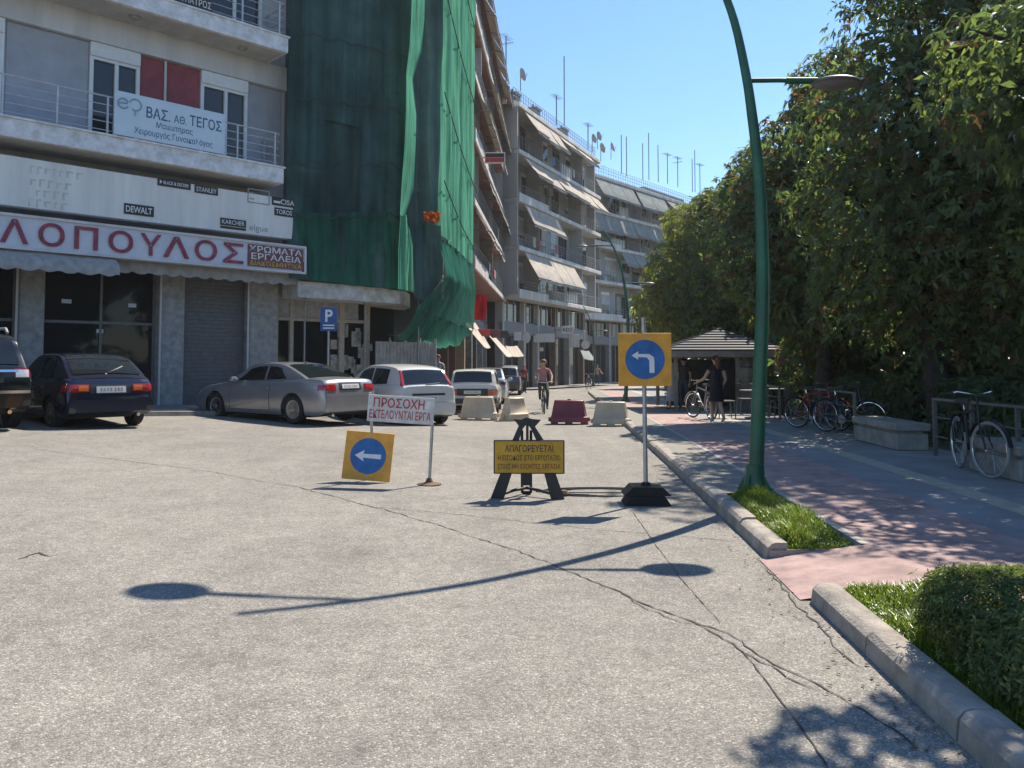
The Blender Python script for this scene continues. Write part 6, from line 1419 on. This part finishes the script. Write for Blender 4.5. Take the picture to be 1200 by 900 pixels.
# ------------------------------------------------------------------ trees
def leafmat(name, col, tcol, gl=.14):
    m = bpy.data.materials.new(name); m.use_nodes = True; n = m.node_tree; L = n.links; n.nodes.remove(n.nodes['Principled BSDF']); out = n.nodes['Material Output']
    g_ = n.nodes.new('ShaderNodeNewGeometry'); rp = n.nodes.new('ShaderNodeValToRGB'); L.new(g_.outputs['Random Per Island'], rp.inputs[0])
    rp.color_ramp.elements[0].color = (*[c * .6 for c in col], 1); rp.color_ramp.elements[1].color = (*[min(1, c * 1.35) for c in col], 1)
    rp2 = n.nodes.new('ShaderNodeValToRGB'); L.new(g_.outputs['Random Per Island'], rp2.inputs[0]); rp2.color_ramp.elements[0].color = (*[c * .7 for c in tcol], 1); rp2.color_ramp.elements[1].color = (*[c * 1.2 for c in tcol], 1)
    d = n.nodes.new('ShaderNodeBsdfDiffuse'); t = n.nodes.new('ShaderNodeBsdfTranslucent'); s = n.nodes.new('ShaderNodeBsdfGlossy'); s.inputs['Roughness'].default_value = .38
    L.new(rp.outputs[0], d.inputs[0]); L.new(rp2.outputs[0], t.inputs[0]); s.inputs[0].default_value = (.9, .95, 1, 1)
    a = n.nodes.new('ShaderNodeMixShader'); a.inputs[0].default_value = .38; L.new(d.outputs[0], a.inputs[1]); L.new(t.outputs[0], a.inputs[2])
    fr = n.nodes.new('ShaderNodeFresnel'); fr.inputs[0].default_value = 1.4; ml = n.nodes.new('ShaderNodeMath'); ml.operation = 'MULTIPLY'; ml.inputs[1].default_value = gl; L.new(fr.outputs[0], ml.inputs[0])
    b = n.nodes.new('ShaderNodeMixShader'); L.new(ml.outputs[0], b.inputs[0]); L.new(a.outputs[0], b.inputs[1]); L.new(s.outputs[0], b.inputs[2]); L.new(b.outputs[0], out.inputs[0]); return m
LEAF = dict(dark=leafmat('dark_green_leaf', (.095, .125, .075), (.2, .3, .07)), mid=leafmat('mid_green_leaf', (.12, .155, .07), (.3, .4, .08)), brown=leafmat('browning_leaf', (.13, .085, .05), (.28, .17, .06)), yellow=leafmat('yellow_green_leaf', (.17, .19, .045), (.46, .46, .08)))
M['bark'] = mat('bark', (.06, .05, .04), .95, 0, .3, 8, .6, 20)
import numpy as np
def leaves(centers, normals, rs, size, per, droop, slots, weights, spread=.9):
    """palmate tufts: per leaflets fan out and hang from each twig end; returns verts, faces, slots"""
    V, Fc, Ms = [], [], []; rnd = random.Random(rs)
    for c, nrm in zip(centers, normals):
        mi = rnd.choices(range(len(slots)), weights)[0]; a0 = rnd.uniform(0, 6.28); ax = Vector(nrm) * .8 + Vector((rnd.gauss(0, .4), rnd.gauss(0, .4), rnd.gauss(.35, .3))); ax.normalize()
        e1 = ax.cross(Vector((.3, .2, 1))); e1.normalize(); e2 = ax.cross(e1); c = Vector(c)
        for k in range(per):
            t = a0 + k * (5.0 / per) + rnd.gauss(0, .15); d = e1 * math.cos(t) + e2 * math.sin(t) + ax * rnd.uniform(.0, .35); d.z -= droop * rnd.uniform(.5, 1.2); d.normalize()
            l = size * rnd.uniform(.55, 1.35); wv = d.cross(ax); wv = wv.normalized() if wv.length > .05 else e1; wv = wv * l * rnd.uniform(.15, .24) + Vector((0, 0, rnd.uniform(-.03, .03) * l)); b = len(V)
            mid = c + d * l * .55; tip = c + d * l + Vector((0, 0, -.16 * l))
            V += [c, mid + wv, tip, mid - wv]; Fc.append((b, b + 1, b + 2, b + 3)); Ms.append(mi)
    return V, Fc, Ms
def tree(loc, label, lobes, nclus, size, mats, weights, trunk_pts, trunk_r, seed, per=5, droop=.5, name='tree', limbs=True, inner=.25):
    rnd = random.Random(seed); root = empty(name, loc, 0, label, 'tree', 'broad-leaved trees of the park')
    q = MB(); tp = [Vector(p) for p in trunk_pts]; q.tube(tp, [trunk_r * (1 - .55 * i / (len(tp) - 1)) for i in range(len(tp))], 10)
    top_ = tp[-1]
    for (c, r_) in lobes:
        c = Vector(c); m_ = top_.lerp(c, .5) + Vector((rnd.gauss(0, .3), rnd.gauss(0, .3), .3)); st_ = tp[-1 if rnd.random() < .6 else -2]
        q.tube([st_, m_, c], [trunk_r * .35, trunk_r * .22, .03], 7)
        for _ in range(4):
            e = c + Vector((rnd.gauss(0, .5), rnd.gauss(0, .5), rnd.gauss(0, .4))).normalized() * max(r_) * .8; q.tube([c.lerp(m_, .3), (c + e) / 2 + Vector((0, 0, .1)), e], [.045, .03, .01], 5)
    q.build('trunk', M['bark'], root, 60)
    tot = sum((r_[0] * r_[1] + r_[0] * r_[2] + r_[1] * r_[2]) for _, r_ in lobes); C, N = [], []
    for (c, r_) in lobes:
        n = int(nclus * (r_[0] * r_[1] + r_[0] * r_[2] + r_[1] * r_[2]) / tot); sub = [Vector((rnd.gauss(0, 1), rnd.gauss(0, 1), rnd.gauss(0, 1))).normalized() for _ in range(14)]
        for _ in range(n):
            d = Vector((rnd.gauss(0, 1), rnd.gauss(0, 1), rnd.gauss(0, 1))).normalized(); k = rnd.random()
            bump = max(d.dot(s) for s in sub); rad = (.78 + .32 * max(0, bump - .6) / .4) * (rnd.uniform(.86, 1.06) if k > inner else rnd.uniform(.35, .85))
            C.append(Vector(c) + Vector((d.x * r_[0], d.y * r_[1], d.z * r_[2])) * rad); N.append(d)
    V, Fc, Ms = leaves(C, N, seed, size, per, droop, mats, weights)
    me = bpy.data.meshes.new('crown'); me.from_pydata([tuple(v) for v in V], [], Fc)
    for m_ in mats: me.materials.append(LEAF[m_])
    me.polygons.foreach_set('material_index', Ms); me.update(); link(bpy.data.objects.new('crown', me), root); return root
def P3(u, v, y): return at_depth(u, v, y)
def lobes_px(base, L_):
    """lobes given by picture position at a depth: (u, v, y, radius)"""
    out = []
    for u, v, y, r_, *z in L_: out.append((P3(u, v, y) - base, (r_, r_, r_ * (z[0] if z else .85)))); 
    return out
DG = ['dark', 'mid', 'brown']
def tree_px(u, y, label, L_, n, size, mats, w_, seed, lean=0.0, hgt=2.6, tr=.22, **k):
    x = (u - CX) / F_PX * y; b = Vector((x, y, gz(x, y) + .09)); return tree(b, label, lobes_px(b, L_), n, size, mats, w_, [(0, 0, -.1), (lean * .3, 0, hgt * .4), (lean * .8, 0, hgt * .8), (lean * 1.4, .1, hgt * 1.3)], tr, seed, **k)
# big near tree on the right
tree_px(1105, 15.5, 'largest tree on the right with drooping palmate leaves above the parked bicycle',
        [(1035, 140, 15, 1.6), (1085, 40, 15, 1.7), (1120, 170, 14.5, 1.9), (1180, 80, 15, 2.0), (1060, 260, 15, 1.7), (1150, 280, 14.5, 1.9), (1240, 200, 15, 2.2), (1000, 230, 16, 1.3), (1070, -60, 15, 1.5), (1160, -60, 15, 2.0), (1250, -20, 15, 2.3), (1090, 370, 16, 1.5), (1190, 390, 15.5, 1.8), (1010, 330, 16.5, 1.3), (1290, 330, 15.5, 2.2), (1300, 100, 15, 2.4)], 15500, .165, DG, (.5, .38, .12), 3, -.35, 2.6, .3)
tree_px(960, 20.5, 'tree behind the nearest lamp post with brown-tipped leaves',
        [(935, 240, 20.5, 1.5), (905, 300, 20.5, 1.6), (960, 170, 20.5, 1.5), (985, 270, 20.5, 1.8), (945, 350, 20.5, 1.5), (1000, 370, 21, 1.7), (975, 110, 20.5, 1.2), (890, 230, 21, 1.0), (1040, 320, 21, 1.8), (965, 415, 22, 1.2)], 10000, .19, DG, (.45, .37, .18), 5, .2, 2.4, .25)
tree_px(905, 38, 'mid tree rising above the kiosk roof',
        [(885, 235, 38, 2.0), (872, 290, 38, 2.3), (912, 195, 38, 1.8), (895, 350, 38, 2.3), (850, 335, 38.5, 2.0), (930, 260, 38, 2.5), (940, 340, 38, 2.5), (880, 195, 38, 1.1), (830, 385, 39, 1.6), (880, 395, 39, 1.6)], 7000, .24, ['mid', 'dark', 'yellow'], (.5, .25, .25), 8, .2, 3, .25)
tree_px(838, 40, 'yellow-green sunlit tree left of the kiosk',
        [(800, 320, 40, 1.9), (825, 270, 40, 2.0), (845, 320, 40, 2.2), (785, 355, 40, 1.6), (810, 370, 40, 1.8), (850, 370, 41, 2.2), (835, 240, 40, 1.0), (870, 280, 41, 2.0)], 6200, .28, ['yellow', 'mid', 'dark'], (.55, .37, .08), 11, -.2, 3, .25)
tree_px(800, 58, 'smaller far tree hiding the foot of the farthest block', [(770, 370, 56, 1.6), (790, 350, 57, 2.4), (775, 392, 56, 1.5), (815, 370, 57, 3.0), (800, 395, 57, 2.4)], 1800, .42, ['mid', 'yellow', 'dark'], (.5, .35, .15), 13, 0, 2.4, .2)
# deeper park trees
for k, (u, y, lb) in enumerate(((1010, 31, 'shaded tree deep in the park behind the plinth'), (1130, 26, 'shaded tree deep in the park behind the right railing'), (1230, 21, 'shaded park tree at the right edge of the picture'), (930, 42, 'shaded tree far behind the kiosk'))):
    x = (u - CX) / F_PX * y; b = Vector((x, y, gz(x, y))); rnd = random.Random(40 + k)
    lob = [(Vector((rnd.uniform(-3, 3), rnd.uniform(-2, 2), rnd.uniform(1.6, 7.5))), (2.0, 2.0, 1.6)) for _ in range(11)] + [(Vector((dx, 0, 1.3)), (1.6, 1.3, 1.2)) for dx in (-2.5, 0, 2.5)]
    tree(b, lb, lob, 3600, .42, ['dark', 'mid', 'brown'], (.7, .24, .06), [(0, 0, -.1), (.05, 0, 1.2), (0, 0, 3)], .2, 50 + k)
src = [o for o in bpy.data.objects if o.name.startswith('tree') and o.parent is None][-1]
for k, (x, y, rz, lb) in enumerate(((12, 6.5, 1, 'added unseen tree past the right edge of the picture, for shop window reflections'), (18, 1, 2.4, 'added unseen tree behind the camera to the right, for shop window reflections'), (11, -3, 4, 'added unseen tree farthest behind the camera, for shop window reflections'), (25, 9, 5, 'added unseen tree farthest past the right edge, for shop window reflections'))):
    c = copy_tree(src); c.location = (x, y, 0); c.rotation_euler = (0, 0, rz); c['label'] = lb  # unseen trees added so the shop glass reflects foliage instead of bright horizon
# tree overhead, outside the frame: only its shade reaches the road
tree(Vector((8.0, 8.6, 0.1)), 'tree standing just outside the right edge, its shade on the kerb', [(Vector((-3.7, -2.5, 5.0)), (.75, .6, .45)), (Vector((-4.3, -2.9, 5.3)), (.5, .4, .35)), (Vector((-1.7, 1.0, 5.0)), (1.2, 1.2, .8)), (Vector((-.8, 1.9, 4.7)), (1.2, 1.2, .8)), (Vector((-.3, .2, 5.2)), (1.5, 1.5, 1.0)), (Vector((1.2, 0, 5.6)), (1.7, 1.6, 1.2)), (Vector((2.6, .8, 6.0)), (1.8, 1.7, 1.3)), (Vector((.3, 2.0, 6.0)), (1.6, 1.6, 1.2)), (Vector((-.2, -1.6, 5.6)), (1.2, 1.2, .9))], 5200, .16, DG, (.6, .3, .1), [(0, 0, -.1), (.05, 0, 2), (0, 0, 4.6)], .2, 71)

# ------------------------------------------------------------------ hedge, bush and grass
def shrub(loc, name, label, cat, box_, n, size, mats, w_, seed, stems=True, round_=True):
    rnd = random.Random(seed); root = empty(name, loc, 0, label, cat); C, N = [], []; ax, ay, az = box_
    for _ in range(n):
        d = Vector((rnd.gauss(0, 1), rnd.gauss(0, 1), rnd.gauss(0, 1))).normalized()
        e = .5 if round_ else .3; d2 = Vector([math.copysign(abs(c) ** e, c) for c in d]); d2 = d2 / max(abs(d2.x), abs(d2.y), abs(d2.z)) * .35 + d * .65
        rad = rnd.uniform(.93, 1.05) + .06 * math.sin(d.x * 7 + seed) * math.cos(d.y * 6 + d.z * 5) if rnd.random() > .25 else (rnd.uniform(1.04, 1.17) if rnd.random() < .12 else rnd.uniform(.5, .95))
        C.append(Vector((d2.x * ax * rad, d2.y * ay * rad, az + d2.z * az * rad))); N.append(d)
    V, Fc, Ms = leaves(C, N, seed, size, 4, .05, mats, w_); keep = [i for i, f in enumerate(Fc) if V[f[0]].z > -.02]
    me = bpy.data.meshes.new('foliage'); me.from_pydata([tuple(v) for v in V], [], [Fc[i] for i in keep])
    for m_ in mats: me.materials.append(LEAF[m_])
    me.polygons.foreach_set('material_index', [Ms[i] for i in keep]); me.update(); link(bpy.data.objects.new('foliage', me), root)
    q = MB()
    for k in range(10):
        a = rnd.uniform(0, 6.28); r_ = rnd.uniform(.1, .7); q.tube([(r_ * .3 * ax * math.cos(a), r_ * .3 * ay * math.sin(a), -.05), (r_ * ax * math.cos(a), r_ * ay * math.sin(a), az * 1.2)], [.02, .008], 5)
    q.build('stems', M['bark'], root); return root
LEAF['bush'] = leafmat('small_bush_leaf', (.085, .115, .05), (.17, .25, .04), .2)
LEAF['bushlight'] = leafmat('light_bush_leaf', (.16, .2, .07), (.3, .4, .08), .2)
bb = Vector((kx(3.6) + .86, 3.62, KH - .05))
shrub(bb, 'bush', 'clipped round dark green bush on the verge at the lower right', 'bush', (.66, .7, .215), 19000, .029, ['bush', 'bushlight'], (.72, .28), 5)
for k, (y0, y1, off, lb) in enumerate(((13.5, 18.5, 5.6, 'dark hedge behind the plinth and the far railing'), (18.5, 26, 5.2, 'dark hedge behind the shaded bicycles and the farthest railing'), (6, 12.2, 5.4, 'dark hedge behind the right railing'))):
    ym = (y0 + y1) / 2; shrub(Vector((kx(ym) + off + .6, ym, gz(6, ym) + .05)), 'hedge', lb, 'hedge', (.8, (y1 - y0) / 2, .62), 2600, .17, ['dark', 'bush'], (.6, .4), 80 + k, True, False)
LEAF['grass'] = leafmat('grass_blade', (.13, .21, .03), (.3, .42, .05), .05); LEAF['grassdry'] = leafmat('dry_grass_blade', (.2, .18, .07), (.3, .27, .08), .05)
def grass(name, y0, y1, xa, xb, n, h, seed):
    rnd = random.Random(seed); V, Fc, Ms = [], [], []
    for _ in range(n):
        y = rnd.uniform(y0, y1); f = rnd.random(); x = kx(y) + xa + (xb - xa) * f; z = gz(x, y) + KH - .05
        edge = min(1, min(f, 1 - f) * 5 + .35) * min(1, (y - y0) * 4 + .3, (y1 - y) * 4 + .3); l = h * rnd.uniform(.45, 1.15) * edge * (.7 + .5 * math.sin(x * 9 + 1) * math.sin(y * 5)); a = rnd.uniform(0, 6.28); b = len(V); wd = rnd.uniform(.0025, .005)
        dx_, dy = math.cos(a), math.sin(a); ln = rnd.uniform(.15, .8) * l; p = Vector((x, y, z)); s = Vector((-dy, dx_, 0)) * wd
        m_ = p + Vector((dx_ * ln * .35, dy * ln * .35, l * .65)); t = p + Vector((dx_ * ln, dy * ln, l * (.95 if ln < l * .5 else .8)))
        V += [p - s, p + s, m_ + s * .7, m_ - s * .7, t]; Fc += [(b, b + 1, b + 2, b + 3), (b + 3, b + 2, b + 4)]; mi = 1 if rnd.random() < .12 else 0; Ms += [mi, mi]
    me = bpy.data.meshes.new(name); me.from_pydata([tuple(v) for v in V], [], Fc); me.materials.append(LEAF['grass']); me.materials.append(LEAF['grassdry']); me.polygons.foreach_set('material_index', Ms); me.update()
    o = bpy.data.objects.new(name, me); link(o); tag(o, None, None, None, 'stuff'); return o
tag(grass('grass', 6.32, 8.7, .17, .70, 15000, .17, 1), 'bright green grass patch on the verge at the lamp post foot', 'grass')
tag(grass('grass', 1.5, 5.18, .17, .70, 20000, .16, 2), 'grass strip on the verge running under the clipped bush', 'grass')
tag(grass('grass', 12, 24, 4.9, 8, 7000, .25, 3), 'sunlit park grass glimpsed behind the plinth', 'grass')
# litter: dry leaves and pebbles along the gutter
rnd = random.Random(9); V, Fc = [], []
for _ in range(520):
    y = rnd.uniform(2.5, 16); x = kx(y) - abs(rnd.gauss(0, .18)) - .02; s = rnd.uniform(.005, .018); a = rnd.uniform(0, 6.28); z = gz(x, y) + .006; b = len(V); c, sn = math.cos(a) * s, math.sin(a) * s
    V += [(x + c, y + sn, z), (x - sn * .5, y + c * .5, z + s * .3), (x - c, y - sn, z + .002), (x + sn * .5, y - c * .5, z + s * .15)]; Fc.append((b, b + 1, b + 2, b + 3))
me = bpy.data.meshes.new('leaf_litter'); me.from_pydata(V, [], Fc); me.materials.append(mat('dry_leaf', (.16, .11, .06), .9, 0, .3, 30)); o = link(bpy.data.objects.new('leaf_litter', me)); tag(o, 'scattered dry leaves along the gutter', 'leaf litter', None, 'stuff')
# ------------------------------------------------------------------ thin haze volume, added to lift the dark tones like lens glare
hm = bpy.data.materials.new('haze'); hm.use_nodes = True; n = hm.node_tree; n.nodes.remove(n.nodes['Principled BSDF'])
pv = n.nodes.new('ShaderNodeVolumePrincipled'); pv.inputs['Density'].default_value = .0004; pv.inputs['Color'].default_value = (.9, .95, 1, 1); pv.inputs['Anisotropy'].default_value = .3
n.links.new(pv.outputs[0], n.nodes['Material Output'].inputs['Volume'])
q = MB(); q.span(-1000, 1000, -300, 1600, -3, 60); o = q.build('haze', hm); tag(o, kind='stuff')
SC.cycles.volume_step_rate = 5
